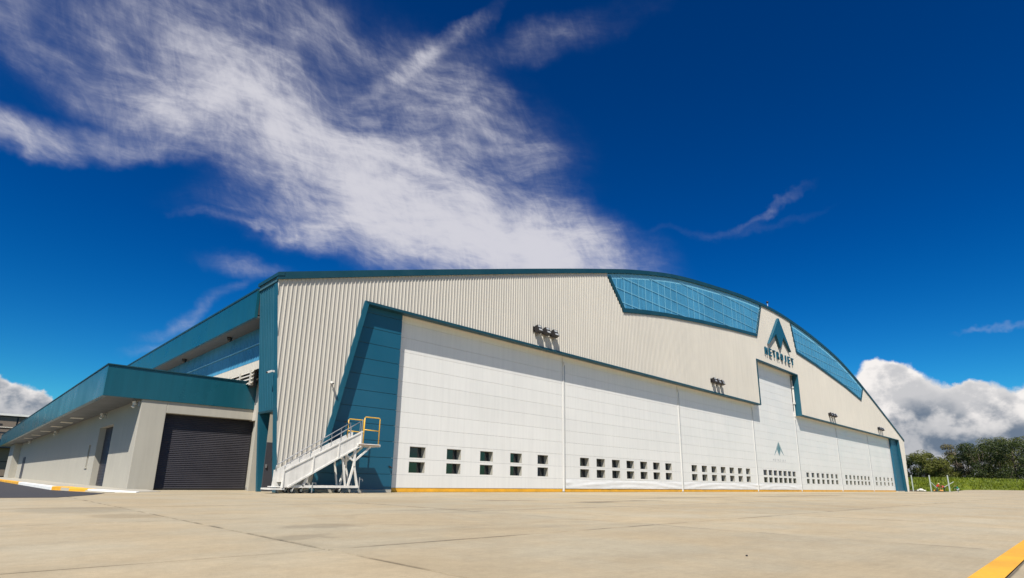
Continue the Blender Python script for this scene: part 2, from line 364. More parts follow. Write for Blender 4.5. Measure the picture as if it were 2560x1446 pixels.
def tag(o, label, cat, group=None):
    o['label'] = label; o['category'] = cat
    if group: o['group'] = group
    return o
def struct(o, kind='structure'): o['kind'] = kind; return o
def interp(pts):
    def f(x):
        if x <= pts[0][0]: return pts[0][1]
        for (a, b), (c, d) in zip(pts, pts[1:]):
            if x <= c: return b+(d-b)*(x-a)/(c-a) if c > a else d
        return pts[-1][1]
    return f
def smooth_interp(pts):     # Catmull-Rom height curve
    def f(x):
        n = len(pts)
        for i in range(n-1):
            if x <= pts[i+1][0] or i == n-2:
                x0, y0 = pts[i]; x1, y1 = pts[i+1]
                m0 = (y1-pts[i-1][1])/(x1-pts[i-1][0]) if i > 0 else (y1-y0)/(x1-x0)
                m1 = (pts[i+2][1]-y0)/(pts[i+2][0]-x0) if i < n-2 else (y1-y0)/(x1-x0)
                h = x1-x0; t = (x-x0)/h
                return (2*t**3-3*t*t+1)*y0+(t**3-2*t*t+t)*h*m0+(-2*t**3+3*t*t)*y1+(t**3-t*t)*h*m1
    return f
def corrugated(lo, hi, s0, s1, place, pitch=0.185, depth=0.036, breaks=()):
    """vertical trapezoidal ribs between the curves lo(s) and hi(s); place(s, d, z) -> point"""
    prof = ((0, 0), (0.58, 0), (0.74, 1), (0.86, 1), (0.93, 0))
    ss = []; k = math.floor(s0/pitch)
    while k*pitch < s1:
        for a, d in prof:
            s = (k+a)*pitch
            if s0 <= s <= s1: ss.append((s, d*depth))
        k += 1
    def dep(s):
        u = (s/pitch) % 1.0
        return depth*(0 if u < .58 else (u-.58)/.16 if u < .74 else 1 if u < .86 else (.93-u)/.07 if u < .93 else 0)
    for b in list(breaks)+[s0, s1]:
        if s0 <= b <= s1: ss += [(b-1e-4, dep(b)), (b+1e-4, dep(b))]
    ss = sorted(q for q in ss if s0-1e-9 <= q[0] <= s1+1e-9)
    mb = MB()
    for (a, da), (b, db) in zip(ss, ss[1:]):
        if b-a < 5e-4: continue
        e = min(1e-5, (b-a)*.01)
        l0, h0, l1, h1 = lo(a+e), hi(a+e), lo(b-e), hi(b-e)
        if h0-l0 < 1e-3 and h1-l1 < 1e-3: continue
        h0 = max(h0, l0); h1 = max(h1, l1)
        mb.add((place(a, da, l0), place(b, db, l1), place(b, db, h1), place(a, da, h0)), ((0,1,2,3),))
    return mb

# ------------------------------------------------------------------ ground
def rise(x):    # the apron climbs slightly beyond the hangar
    t = min(max((x-134)/38, 0), 1); return 0.5*t*t*(3-2*t)
gm = MB()
gx = [-3000,-600,-200,-100,0,100,134,140,146,152,158,164,172,260,500,1200,3000]; gy = [-3000,-800,-200,-60,0,60,140,300,900,3000]
for i in range(len(gx)-1):
    for j in range(len(gy)-1):
        gm.quad(*[(x, y, rise(x)-0.10) for x, y in ((gx[i],gy[j]),(gx[i+1],gy[j]),(gx[i+1],gy[j+1]),(gx[i],gy[j+1]))])
struct(gm.build('ground', FIELD))
SX0, SX1, SY0, SY1, PX, PY = 2.28-4.9*3, 2.28+4.9*10, 0.5-3.9, 0.5+3.9*5, 4.9, 3.9
am = MB()
def sheet(mb, x0, x1, y0, y1, z=0.0):
    xs = [x0]+[x for x in (134,138,142,146,150,154,158,162,166,172,190) if x0 < x < x1]+[x1]
    for a, b in zip(xs, xs[1:]): mb.quad((a,y0,z+rise(a)),(b,y0,z+rise(b)),(b,y1,z+rise(b)),(a,y1,z+rise(a)))
sheet(am, SX1+.006, 215, SY0, SY1); sheet(am, -70, SX0-.006, SY0, 17.7)
sheet(am, -70, 215, -160, SY0-.006); sheet(am, -5, 132, SY1+.006, 27.5)
apron = am.build('apron', CONC); struct(apron)
jm = MB(); jm.quad((SX0-1,SY0-1,-.014),(SX1+1,SY0-1,-.014),(SX1+1,SY1+1,-.014),(SX0-1,SY1+1,-.014))
jm.build('joint_filler', JOINT, apron)
def slab_mesh():
    g = 0.010; b = 0.010; x, y = PX/2-g, PY/2-g
    mb = MB()
    o = [(-x,-y),(x,-y),(x,y),(-x,y)]; i_ = [(-x+b,-y+b),(x-b,-y+b),(x-b,y-b),(-x+b,y-b)]
    vs = [(a,c,-.03) for a,c in o]+[(a,c,-b*.8) for a,c in o]+[(a,c,0) for a,c in i_]
    fs = [(8,9,10,11)]+[(k,(k+1)%4,(k+1)%4+4,k+4) for k in range(4)]+[(k+4,(k+1)%4+4,(k+1)%4+8,k+8) for k in range(4)]
    return mb.add(vs, fs).mesh('concrete_slab', CONC)
sm = slab_mesh()
for i in range(13):
    for j in range(6):
        cx, cy = SX0+PX*(i+.5), SY0+PY*(j+.5)
        if cx < -0.5 and cy > 19: continue
        o = bpy.data.objects.new('concrete_slab', sm); COL.objects.link(o); o.parent = apron
        o.location = (cx, cy, random.uniform(-.0015, .0015))
yl = MB(); sheet(yl, -60, 215, 0.50, 0.665, 0.004)
struct(yl.build('painted_line', YELLOW))
# asphalt road, pavement and kerb on the left
rd = MB(); rd.add([(-70,17.75,.006),(2.0,17.6,.006),(3.0,19.7,.006),(3.6,21.5,.006),(3.0,24.6,.006),(2.74,26,.006),(2.74,118,.006),(-70,118,.006)], [tuple(range(8))])
struct(rd.build('road', ASPHALT))
pv = MB(); pv.hexa(((2.95,25.7,-.05),(5.3,25.7,-.05),(5.3,88,-.05),(2.95,88,-.05)), ((2.95,25.7,.11),(5.3,25.7,.03),(5.3,88,.11),(2.95,88,.11)))
pv.hexa(((3.7,22.6,-.05),(5.6,23.6,-.05),(5.6,25.69,-.05),(2.95,25.69,-.05)), ((3.7,22.6,.012),(5.6,23.6,.012),(5.6,25.69,.03),(2.95,25.69,.105)))
pave = pv.build('pavement', PLINTH); struct(pave)
def kerb(x0,y0,x1,y1,mt,h0=.135,h1=.135,w=.2):
    d = Vector((x1-x0, y1-y0, 0)).normalized(); n_ = Vector((d.y,-d.x,0))*w
    a, b = Vector((x0,y0,0))+d*.006, Vector((x1,y1,0))-d*.006
    q = [a, b, b-n_, a-n_]
    mb = MB().hexa([(p.x,p.y,-.05) for p in q], [(p.x,p.y,h) for p,h in zip(q,(h0,h1,h1,h0))])
    return mb.build('kerb_stone', mt, pave, bevel=.025)
for k in range(36):
    y = 26.0+k*1.0
    kerb(2.74, y+1, 2.74, y, KERBW if k < 13 else YELLOW)
kerb(2.74, 26.0, 3.15, 25.3, YELLOW); kerb(3.15, 25.3, 3.95, 25.0, YELLOW, .135, .06)
kerb(3.05, 24.5, 3.45, 23.7, YELLOW, .10, .09); kerb(3.45, 23.7, 3.95, 22.9, KERBW, .09, .07); kerb(3.95, 22.9, 4.6, 22.35, KERBW, .07, .03)

# ------------------------------------------------------------------ hangar
YF, YD, YT = 21.70, 22.30, 22.00
ZL, ZTAIL = 8.33, 12.86
OXL0, OXL1, OXR1, OXR0 = 10.22, 11.96, 111.5, 112.4
TXL, TXR = 55.4, 66.7
prof_top = smooth_interp([(8.05,8.58),(12.61,9.96),(18.73,11.78),(25,13.62),(29.58,14.93),(33.89,16.10),(40.05,17.42),(47.64,18.42),(54.51,19.10),(61.8,19.38),
                          (69,19.10),(76.1,18.46),(83.5,17.46),(89.7,16.10),(94.0,14.95),(104.8,11.80),(115.45,8.60)])
EX0, EX1 = 8.05, 115.45
CXL, CXR = 8.98, 114.0                                   # wall corners at the ground, leaning outwards
hangar = empty('hangar', (61.8, YF, 0), 'huge arched beige aircraft hangar with teal trim and corrugated walls', 'hangar')
lo = interp([(EX0, 8.3),(CXL, 0),(OXL0, 0),(OXL1, ZL),(TXL, ZL),(TXL+1e-6, ZTAIL),(TXR, ZTAIL),(TXR+1e-6, ZL),(OXR1, ZL),(OXR0, 0),(CXR, 0),(EX1, 8.3)])
winL = interp([(30.55,14.62),(32.4,12.42),(38.3,13.42),(44,14.10),(50,14.72),(56.1,15.25),(57.95,19.0)])
winR = interp([(66.0,19.0),(67.1,15.45),(73.5,14.95),(79.5,14.3),(84.8,13.72),(92.0,12.65),(93.9,14.8)])
def clad_hi(x):
    h = prof_top(x)-0.28
    if 30.55 < x < 57.95: h = min(h, winL(x))
    if 66.0 < x < 93.9: h = min(h, winR(x))
    return h
corrugated(lo, clad_hi, EX0+.02, EX1-.02, lambda s,d,z: (s, YF-d, z), breaks=(CXL,OXL0,OXL1,TXL,TXR,OXR1,OXR0,CXR,30.55,32.4,56.1,57.95,66,67.1,92,93.9)).build('cladding', BEIGE, hangar)
def ribbon(name, f_top, f_bot, x0, x1, y0, y1, mt, n, parent=hangar, label=None):
    mb = MB(); xs = [x0+(x1-x0)*i/n for i in range(n+1)]
    for a, b in zip(xs, xs[1:]):
        ta, tb, ba, bb = f_top(a), f_top(b), f_bot(a), f_bot(b)
        mb.quad((a,y0,ba),(b,y0,bb),(b,y0,tb),(a,y0,ta)); mb.quad((a,y1,ba),(a,y1,ta),(b,y1,tb),(b,y1,bb))
        mb.quad((a,y0,ta),(b,y0,tb),(b,y1,tb),(a,y1,ta)); mb.quad((a,y0,ba),(a,y1,ba),(b,y1,bb),(b,y0,bb))
    mb.quad((x0,y0,f_bot(x0)),(x0,y0,f_top(x0)),(x0,y1,f_top(x0)),(x0,y1,f_bot(x0))); mb.quad((x1,y0,f_bot(x1)),(x1,y1,f_bot(x1)),(x1,y1,f_top(x1)),(x1,y0,f_top(x1)))
    return mb.build(name, mt, parent, label=label)
ribbon('roof_trim', prof_top, lambda x: prof_top(x)-0.31, EX0-.04, EX1+.04, YF-.11, YF+.02, TEALD, 96)
ribbon('frame_roof', lambda x: prof_top(x)-.01, lambda x: prof_top(x)-.36, EX0, EX1, YF+.03, 23.62, ROOFM, 96)
ribbon('roof', lambda x: prof_top(x)-.30, lambda x: prof_top(x)-.55, EX0+.02, EX1-.02, 23.64, 82, ROOFM, 64)
# translucent gable windows
def gable_window(wl, x0, x1, mirror):
    hi = lambda x: prof_top(x)-0.30
    g = corrugated(lambda x: wl(x), lambda x: max(hi(x)-.42, wl(x)), x0+.02, x1-.02, lambda s,d,z: (s, YF+.03-d, z), depth=.018).build('gable_window', POLY, hangar)
    corrugated(lambda x: max(hi(x)-.42, wl(x)), hi, x0+.02, x1-.02, lambda s,d,z: (s, YF+.03-d, z), depth=.03).build('painted_light_band', POLYL, g)  # paler top strip: light under the roof edge put into the colour
    # girt lines behind the sheet read as pale horizontal lines, sheet laps as pale uprights
    z = 13.2
    while z < 18.6:
        n = 140; seg = []
        for i in range(n+1):
            x = x0+(x1-x0)*i/n; ok = wl(x)+.05 < z < hi(x)-.05
            if ok: seg.append(x)
        if len(seg) > 3: B(seg[0], seg[-1], YF-.012, YF-.004, z-.025, z+.025).build('girt_line', POLYL, g)
        z += 0.95
    x = x0+1.1
    while x < x1-.6:
        a, b = wl(x), hi(x)-.42
        if b-a > .3: B(x-.03, x+.03, YF-.014, YF-.005, a+.05, b).build('sheet_lap', POLYL, g)
        x += 0.95 if random.random() < .8 else 1.9
    return g
gable_window(winL, 30.55, 57.95, False); gable_window(winR, 66.0, 93.9, True)
def strip(name, pts, w, y0, y1, mt, parent):     # trim band of width w along a polyline in (x, z), offset below/outside
    for (a, b) in zip(pts, pts[1:]):
        a, b = Vector((a[0], a[1])), Vector((b[0], b[1])); d = (b-a).normalized(); n_ = Vector((-d.y, d.x))*w
        MB().prism([tuple(a), tuple(b), tuple(b+n_), tuple(a+n_)], y0, y1).build(name, mt, parent)
strip('window_trim', [(30.55,14.62),(32.4,12.42)], .30, YF-.09, YF+.02, TEALD, hangar)
strip('window_trim', [(32.3,12.42),(35,12.92),(38.3,13.42),(44,14.10),(50,14.72),(56.1,15.25)], .30, YF-.095, YF+.02, TEALD, hangar)
strip('window_trim', [(56.1,15.25),(57.95,19.0)], .22, YF-.09, YF+.02, TEALD, hangar)
strip('window_trim', [(66.0,19.0),(67.1,15.45)], .26, YF-.09, YF+.02, TEALD, hangar)
strip('window_trim', [(67.1,15.45),(73.5,14.95),(79.5,14.3),(84.8,13.72),(92.0,12.65)], .28, YF-.095, YF+.02, TEALD, hangar)
strip('window_trim', [(92.0,12.65),(93.9,14.8)], .22, YF-.09, YF+.02, TEALD, hangar)
# trim and reveal of the door opening
def trim(poly, y0=YF-.08, y1=YF+.30, mt=TEALD): MB().prism(poly, y0, y1).build('opening_trim', mt, hangar)
T = .12
trim([(OXL0,0),(OXL1,ZL),(OXL1+.2,ZL-T),(OXL0+.20,0)], YF-.08, YT-.02, TEAL)
trim([(OXL1,ZL),(TXL,ZL),(TXL,ZL-T),(OXL1+.17,ZL-T)])
trim([(TXL,ZL-T),(TXL,ZTAIL),(TXL+.12,ZTAIL-T),(TXL+.12,ZL-T)])
trim([(TXL,ZTAIL),(TXR,ZTAIL),(TXR-.12,ZTAIL-T),(TXL+.12,ZTAIL-T)])
trim([(TXR,ZL-T),(TXR,ZTAIL),(TXR-.12,ZTAIL-T),(TXR-.12,ZL-T)], YF-.08, YF+.55, TEAL)
trim([(TXR,ZL),(OXR1,ZL),(OXR1-.17,ZL-T),(TXR,ZL-T)])
trim([(OXR1,ZL),(OXR0,0),(OXR0-.2,0),(OXR1-.2,ZL-T)], YF-.08, YT-.02, TEAL)
for a, b, z in ((OXL1, TXL, ZL), (TXL, TXR, ZTAIL), (TXR, OXR1, ZL)):
    B(a+.2, b-.15, YF+.31, YD+.5, z-.06, z+.15).build('lintel_soffit', BEIGE, hangar)
B(TXL-.15, TXL-.02, YF+.31, YD+.3, ZL-.1, ZTAIL).build('tail_jamb', BEIGE, hangar); B(TXR+.03, TXR+.15, YF+.31, YD+.3, ZL-.1, ZTAIL).build('tail_jamb', BEIGE, hangar)
B(TXL, TXR, YD+.5, YD+.6, ZL, 19).build('tail_backing', GAP, hangar)
# teal jamb panels either side of the doors, one part per horizontal panel
for x0, x1 in ((9.9, 14.2), (107.8, 112.9)):
    z = 0.12; k = 0
    while z < 8.45:
        z1 = 0.78+0.7165*k; k += 1
        B(x0, x1, YT, YT+.27, z+.008, z1-.008).build('jamb_panel', TEALB, hangar, bevel=.012); z = z1
    B(x0+.1, x1-.1, YT+.03, YT+.2, .05, 8.5).build('jamb_core', TEALD, hangar)
    B(x0-.1, x1-.02, YT-.03, YT+.25, 0, .125).build('plinth', PLINTH, hangar)
# leaning corner return on the left, ribbed, with the free-standing corner column below it
XC = lambda z: CXL-(CXL-EX0)/8.58*z
def lean(x_off0, x_off1, y0, y1, z0, z1): return MB().hexa(((XC(z0)+x_off0,y0,z0),(XC(z0)+x_off1,y0,z0),(XC(z0)+x_off1,y1,z0),(XC(z0)+x_off0,y1,z0)), ((XC(z1)+x_off0,y0,z1),(XC(z1)+x_off1,y0,z1),(XC(z1)+x_off1,y1,z1),(XC(z1)+x_off0,y1,z1)))
lean(-.012, .30, YF+.012, 22.10, 0, 8.40).build('corner_column', TEAL, hangar, bevel=.01)
corrugated(lambda s: 3.12, lambda s: 8.36, 22.10, 23.60, lambda s,d,z: (XC(z)+.03-d, s, z), pitch=.17, depth=.03).build('return_cladding', TEAL, hangar)
lean(.06, 1.1, 22.12, 23.60, 3.10, 3.16).build('return_soffit', TEALD, hangar)
lean(-.015, .05, 22.10, 23.60, 3.06, 3.14).build('return_edge', TEALD, hangar)
MB().hexa(((EX0-.06,YF-.13,8.40),(EX0+.2,YF-.13,8.47),(EX0+.2,23.66,8.47),(EX0-.06,23.66,8.40)), ((EX0-.06,YF-.13,8.55),(EX0+.2,YF-.13,8.63),(EX0+.2,23.66,8.63),(EX0-.06,23.66,8.55))).build('return_cap', TEALD, hangar)
MB().prism([(8.93,0),(9.07,0),(9.07,3.12),(8.63,3.12)], 23.45, 23.62).build('return_fin', TEAL, hangar)
MB().prism([(XC(3.1)+.3,3.12),(9.9,3.12),(9.9,8.4),(XC(8.4)+.2,8.4)], 23.5, 23.62).build('return_back', TEALD, hangar)
B(9.0, 12.0, 24.60, 24.8, 0, 4.5).build('corner_wall', PLASTER, hangar)
B(10.6, 10.8, 22.3, 24.6, 0, 4.5).build('corner_wall', PLASTER, hangar)
pd = B(9.5, 10.35, 24.53, 24.62, 0.02, 2.02).build('door', mat('grey_door_paint', (0.055,0.055,0.065), .5), hangar, bevel=.008)
for k in range(7): B(9.78, 10.05, 24.515, 24.535, 1.28+k*.055, 1.31+k*.055).build('vent_slat', DARK, pd)
B(9.55, 9.6, 24.48, 24.535, 0.95, 1.1).build('handle', STEEL, pd)
lean_r = MB(); XR = lambda z: CXR+(EX1-CXR)/8.6*z
lean_r.hexa(((XR(0)-.25,YF+.01,0),(XR(0),YF+.01,0),(XR(0),23.6,0),(XR(0)-.25,23.6,0)), ((XR(8.35)-.25,YF+.01,8.35),(XR(8.35),YF+.01,8.35),(XR(8.35),23.6,8.35),(XR(8.35)-.25,23.6,8.35)))
lean_r.build('corner_column', TEAL, hangar)
# left flank above the low wing: eave band, soffit, translucent strip, cladding, louvres
B(8.0, 8.12, 23.63, 82, 7.07, 8.27).build('eave_band', FASCIA, hangar)
B(7.97, 8.6, 23.66, 82.1, 8.28, 8.36).build('eave_gutter', TEALD, hangar)
B(8.13, 8.95, 23.63, 82, 7.08, 7.16).build('eave_soffit', SOFFIT, hangar)
B(8.13, 9.0, 23.63, 82, 7.2, 8.2).build('eave_core', GAP, hangar)
corrugated(lambda s: 5.56, lambda s: 7.1, 23.7, 82, lambda s,d,z: (8.88-d, s, z)).build('side_translucent_sheet', POLY, hangar)
B(8.80, 8.845, 23.7, 82, 6.30, 6.34).build('girt_line', POLYL, hangar)
corrugated(lambda s: 5.17, lambda s: 5.55, 23.7, 82, lambda s,d,z: (8.88-d, s, z)).build('side_cladding', BEIGE, hangar)
lv = B(8.95, 9.05, 25.45, 82, 4.45, 5.2).build('louvre', GAP, hangar)
for y in [25.5+1.3*k for k in range(9)]: B(8.78, 8.94, y-.05, y+.05, 4.5, 5.17).build('louvre_post', BEIGE, lv)
for z in (4.62, 4.80, 4.97, 5.12):
    MB().hexa(((8.80,25.3,z-.05),(8.82,25.3,z-.05),(8.82,36.5,z-.05),(8.80,36.5,z-.05)), ((8.87,25.3,z+.05),(8.89,25.3,z+.05),(8.89,36.5,z+.05),(8.87,36.5,z+.05))).build('louvre_slat', BEIGE, lv)
B(9.3, 9.5, 24.8, 82, 3.0, 8.2).build('side_wall', BEIGE, hangar); B(114.2, 114.4, 23.6, 82, 0, 8.3).build('side_wall', BEIGE, hangar)
ribbon('back_wall', lambda x: prof_top(x)-.56, lambda x: 0, 9.3, 114.4, 81.8, 82, BEIGE, 48)
B(9.4, 114.3, YD+.6, 81.7, -.02, 0.002).build('hangar_floor', PLINTH, hangar)

# ------------------------------------------------------------------ sliding doors
NAMES = ['white sliding hangar door next to the left teal panel, behind the boarding stairs, five window pairs', 'second white sliding door from the left, cloth skirt below its seven window pairs',
 'white sliding door just left of the tall centre door, seven window pairs', 'tall centre tail door of white panels with small emblem and lettering',
 'white sliding door just right of the tall emblem door, seven window pairs', 'second white sliding door from the right end, seven narrow-looking window pairs', 'rightmost white sliding door beside the right teal panel, five window pairs']
SEAMS = [14.05, 26.40, 40.55, 54.72, 66.20, 80.54, 95.06, 108.0]
WINS = [(15.26, 2.205, 5), (27.97, 1.692, 7), (42.11, 1.695, 7), (56.24, 1.272, 7), (68.02, 1.698, 7), (82.22, 1.738, 7), (96.65, 2.285, 5)]
doors = []
for di in range(7):
    x0, x1 = SEAMS[di], SEAMS[di+1]; ztop = 13.3 if di == 3 else 8.75
    d = empty('sliding_door', ((x0+x1)/2, YD, 0), NAMES[di], 'hangar door', 'sliding doors across the hangar front'); doors.append(d)
    xa, xb = (x0+.10 if di else x0), (x1-.10 if di < 6 else x1)
    if di == 2: xb = x1-.1
    B(xa+.01, xb-.01, YD+.012, YD+.06, .015, .185).build('bottom_strip', YELLOW, d)
    B(xa, xb, YD+.44, YD+.50, 0.02, ztop).build('back_plate', GAP, d)
    zs = [.195]+[.78+.7165*k for k in range(40)]
    wx = [(WINS[di][0]+WINS[di][1]*i, WINS[di][0]+WINS[di][1]*i+.915) for i in range(WINS[di][2])]
    for k in range(len(zs)-1):
        za, zb = zs[k]+.0036, min(zs[k+1], ztop)-.0036
        if zs[k] >= ztop-.05: break
        if k in (1, 2):
            wz0, wz1 = (.875, 1.385) if k == 1 else (1.565, 2.085)
            mb = MB(); xs = xa
            for (a, b) in wx+[(xb, xb)]:
                mb.box(xs, a, YD, YD+.05, za, zb); xs = b
                if a < xb: mb.box(a, b, YD, YD+.05, za, wz0); mb.box(a, b, YD, YD+.05, wz1, zb)
            mb.build('door_panel', WHITE, d)
            for (a, b) in wx:
                w = MB(); t_ = .012; dp = .33 if di < 3 else .09; y0, y1 = YD+.004, YD+dp+.02
                w.box(a-t_, a+t_, y0, y1, wz0-t_, wz1+t_); w.box(b-t_, b+t_, y0, y1, wz0-t_, wz1+t_)
                w.box(a+t_, b-t_, y0, y1, wz0-t_, wz0+t_); w.box(a+t_, b-t_, y0, y1, wz1-t_, wz1+t_)
                wf = w.build('window', REVEAL, d)
                B(a+t_, b-t_, YD+dp, YD+dp+.01, wz0+t_, wz1-t_).build('pane', GLASS, wf)
        else:
            B(xa, xb, YD, YD+.05, za, zb).build('door_panel', WHITE, d, bevel=.004)
    if di < 6:   # meeting post at the right edge
        p = MB(); xp = SEAMS[di+1]; zt = ZL+.2 if di not in (2,3) else ZL+.25
        p.box(xp-.065, xp+.065, YD-.02, YD+.10, .02, zt); p.build('post', WHITE, d, bevel=.015)
        MB().tube([(xp+.10, YD-.03, .25), (xp+.10, YD-.03, ZL-.55)], .018, 6).build('seal_cord', STEEL, d)
        B(xp-.05, xp+.09, YD-.09, YD-.045, ZL-.6, ZL-.42).build('bracket', SWHITE, d)
        B(xp-.12, xp+.12, YD-.06, YD+.11, 0.003, .02).build('roller_shoe', RUBBER, d)
# hardware beside the tail door
hw = MB(); hw.box(TXR-.42, TXR-.34, YD-.12, YD-.02, ZL-.2, 12.2); hw.box(TXR-.5, TXR-.24, YD-.2, YD, 11.3, 11.5); hw.box(TXR-.5, TXR-.2, YD-.2, YD, 9.5, 9.7); hw.box(TXR-.34, TXR-.22, YD-.16, YD-.04, 9.7, 11.2)
hw.build('track_post', SWHITE, doors[3])
# cloth skirts hanging along the foot of three doors
for di in (1, 2, 3):
    x0, x1 = SEAMS[di]+.15, SEAMS[di+1]-.15; nx, nz = 90, 8; mb = MB(); vs = []
    for i in range(nx+1):
        for j in range(nz+1):
            u, v = i/nx, j/nz
            sag = .06*math.sin(math.pi*u); x = x0+(x1-x0)*u
            z = .205+(.70-sag*(1.0))*(v) * .82
            fold = .5+.5*math.sin(9*v+6*abs(u-.5)**1.5*4) if 0 < v < 1 else .4
            y = YD-.012-.05*math.sin(math.pi*v)*fold*(.5+.5*mnoise.noise((x*.6, v*3, di)))-.02*abs(mnoise.noise((x*1.7, v*5, di+7)))
            vs.append((x, y, z))
    fs = [(i*(nz+1)+j, (i+1)*(nz+1)+j, (i+1)*(nz+1)+j+1, i*(nz+1)+j+1) for i in range(nx) for j in range(nz)]
    mb.add(vs, fs).build('cloth_skirt', CLOTH, doors[di], smooth=True)
# ------------------------------------------------------------------ lettering and emblems
def text_mesh(ch, height, extrude):
    cu = bpy.data.curves.new('glyph', 'FONT'); cu.body = ch; cu.size = 1.0; cu.extrude = 0.0; cu.resolution_u = 3
    o = bpy.data.objects.new('glyph', cu); COL.objects.link(o)
    dg = bpy.context.evaluated_depsgraph_get(); me = bpy.data.meshes.new_from_object(o.evaluated_get(dg))
    bpy.data.objects.remove(o); bpy.data.curves.remove(cu)
    return me
def letters(parent, word, x0, x1, z0, z1, yfront, depth, mt, name='letter', bold=0.0, gap=.32):
    n = len(word); cw = (x1-x0)/(n-gap); lw = cw*(1-gap)
    for i, ch in enumerate(word):
        me = text_mesh(ch, 1, 0); xs = [v.co.x for v in me.vertices]; ys = [v.co.y for v in me.vertices]
        mx_, Mx, my_, My = min(xs), max(xs), min(ys), max(ys)
        bm = bmesh.new(); bm.from_mesh(me); bpy.data.meshes.remove(me)
        bmesh.ops.remove_doubles(bm, verts=bm.verts, dist=1e-5)
        w_ = lw*(.55 if ch == 'J' else 1.0); xo = x0+cw*i+(lw-w_)/2
        for v in bm.verts:
            v.co = Vector((xo+(v.co.x-mx_)/(Mx-mx_)*w_, yfront, z0+(v.co.y-my_)/(My-my_)*(z1-z0)))
        if depth > 0:
            r = bmesh.ops.extrude_face_region(bm, geom=bm.faces[:])
            for v in r['geom']:
                if isinstance(v, bmesh.types.BMVert): v.co.y += depth
        bmesh.ops.recalc_face_normals(bm, faces=bm.faces)
        m2 = bpy.data.meshes.new(name); bm.to_mesh(m2); bm.free(); m2.materials.append(mt)
        o = bpy.data.objects.new(name, m2); COL.objects.link(o); o.parent = parent; o.matrix_parent_inverse = wmat(parent).inverted()
SIGNT = mat('sign_teal', (0.008, 0.082, 0.125), 0.4, 0.04, 1)
sign = empty('facade_sign', (61.7, YF, 13.7), 'raised teal arrow emblem and METROJET lettering above the tall centre door', 'sign')
MB().prism([(61.95,18.45),(58.6,14.95),(60.72,16.42),(61.68,15.0),(62.80,16.45),(64.75,15.1)], YF-.30, YF-.03).build('emblem', SIGNT, sign)
letters(sign, 'METROJET', 57.7, 65.6, 13.72, 14.5, YF-.18, .13, SIGNT, gap=.42)
PRINT1 = mat('printed_teal', (0.05, 0.17, 0.20), .5); PRINT2 = mat('printed_grey', (0.33, 0.34, 0.34), .5)
d4 = doors[3]
for poly in ([(60.71,5.03),(60.22,4.22),(60.66,3.55),(60.68,4.3)], [(60.75,5.03),(61.18,4.22),(60.74,3.55),(60.73,4.3)], [(60.60,4.90),(59.36,3.56),(60.00,4.00),(60.12,4.24)], [(60.86,4.90),(61.98,3.60),(61.36,4.02),(61.26,4.24)]):
    MB().prism(poly, YD-.004, YD-.001).build('printed_emblem', PRINT1, d4)
letters(d4, 'METROJET', 58.95, 62.35, 2.99, 3.22, YD-.004, .002, PRINT2, name='printed_letter', gap=.45)

# ------------------------------------------------------------------ floodlights over the doors
FL = [((23.20,23.92,24.64), 'over the first white door'), ((45.4,46.15,46.9), 'left of the tall emblem door'), ((76.4,77.3,78.2), 'right of the tall emblem door'), ((99.2,100.2,101.2), 'near the right end of the hangar')]
def floodlight(x, z, s, label):
    f = empty('floodlight', (x, YF, z), label, 'floodlight', 'floodlights in threes over the doors')
    y = YF-.29
    br = MB(); br.bar((x-.17,YF-.03,z+.02),(x-.17,y+.1,z-.04),.05); br.bar((x-.17,YF-.03,z+.12),(x-.17,y+.1,z-.02),.03); br.box(x-.25,x-.09,YF-.06,YF-.03,z-.12,z+.2)
    br.bar((x-.19,y+.06,z-.04),(x+.19,y+.06,z-.04),.04); br.build('bracket', DARK, f)
    t = R(22)     # lamp head tipped outwards and down
    M_ = Matrix.Translation((x, y, z+.04)) @ Matrix.Rotation(-t, 4, 'X')
    def tb(x0,x1,y0,y1,z0,z1,name,mt,par):
        mb = B(x0,x1,y0,y1,z0,z1); mb.v = [tuple(M_ @ Vector(v)) for v in mb.v]; return mb.build(name, mt, par, bevel=.012 if name == 'housing' else 0)
    h = tb(-.21*s,.21*s,-.10,.16,-.23*s,.23*s,'housing',DARK,f)
    for zz in (-.12, .12): tb(-.14*s,.14*s,-.112,-.101,(zz-.06)*s,(zz+.06)*s,'lens',LENS,h)
    for k in range(5): tb((-.18+.09*k)*s-.008,(-.18+.09*k)*s+.008,.16,.22,-.18*s,.18*s,'cooling_fin',DARK,h)
    MB().tube([(x+.02,y+.12,z-.15),(x+.03,y+.2,z-.33),(x-.05,YF-.1,z-.36),(x-.12,YF-.05,z-.2)], .012, 5).build('cable', DARK, f)
    return f
for xs, where in FL:
    for i, x in enumerate(xs): floodlight(x, 9.23, 0.92, '%s black floodlight of the trio on the cladding %s' % (('left', 'middle', 'right')[i], where))

# ------------------------------------------------------------------ small wall fittings
def cctv(name, loc, aim, label, cat='security camera', k=.7, body=None):
    c = empty(name, loc, label, cat)
    p = Vector(loc); a = Vector(aim).normalized(); body = body or SWHITE
    MB().box(p.x-.05*k,p.x+.05*k,p.y-.04*k,p.y+.001,p.z-.06*k,p.z+.06*k).bar(p, p+a*.16*k, .035*k).build('mount', body, c)
    e = p+a*.12*k+Vector((a.x*.3, a.y*.3, -.13))*k
    MB().bar(p+a*.12*k, e, .11*k, .11*k).build('housing', body, c, bevel=.01*k)
    MB().bar(e, e+(e-p).normalized()*.03, .085*k, .085*k).build('lens', DARK, c)
    return c
cctv('security_camera', (10.72, YF-.04, 4.45), (-.2,-1,0), 'small white security camera on the beige cladding left of the slanted opening')
cctv('security_camera', (XC(4.6)-.02, 22.0, 4.62), (-1,-.25,0), 'small white security camera on the teal corner return')
cctv('wall_sensor', (14.0, YT-.01, 1.12), (0,-1,0), 'small dark sensor low on the teal jamb panel beside the white door', 'sensor', .5, DARK)
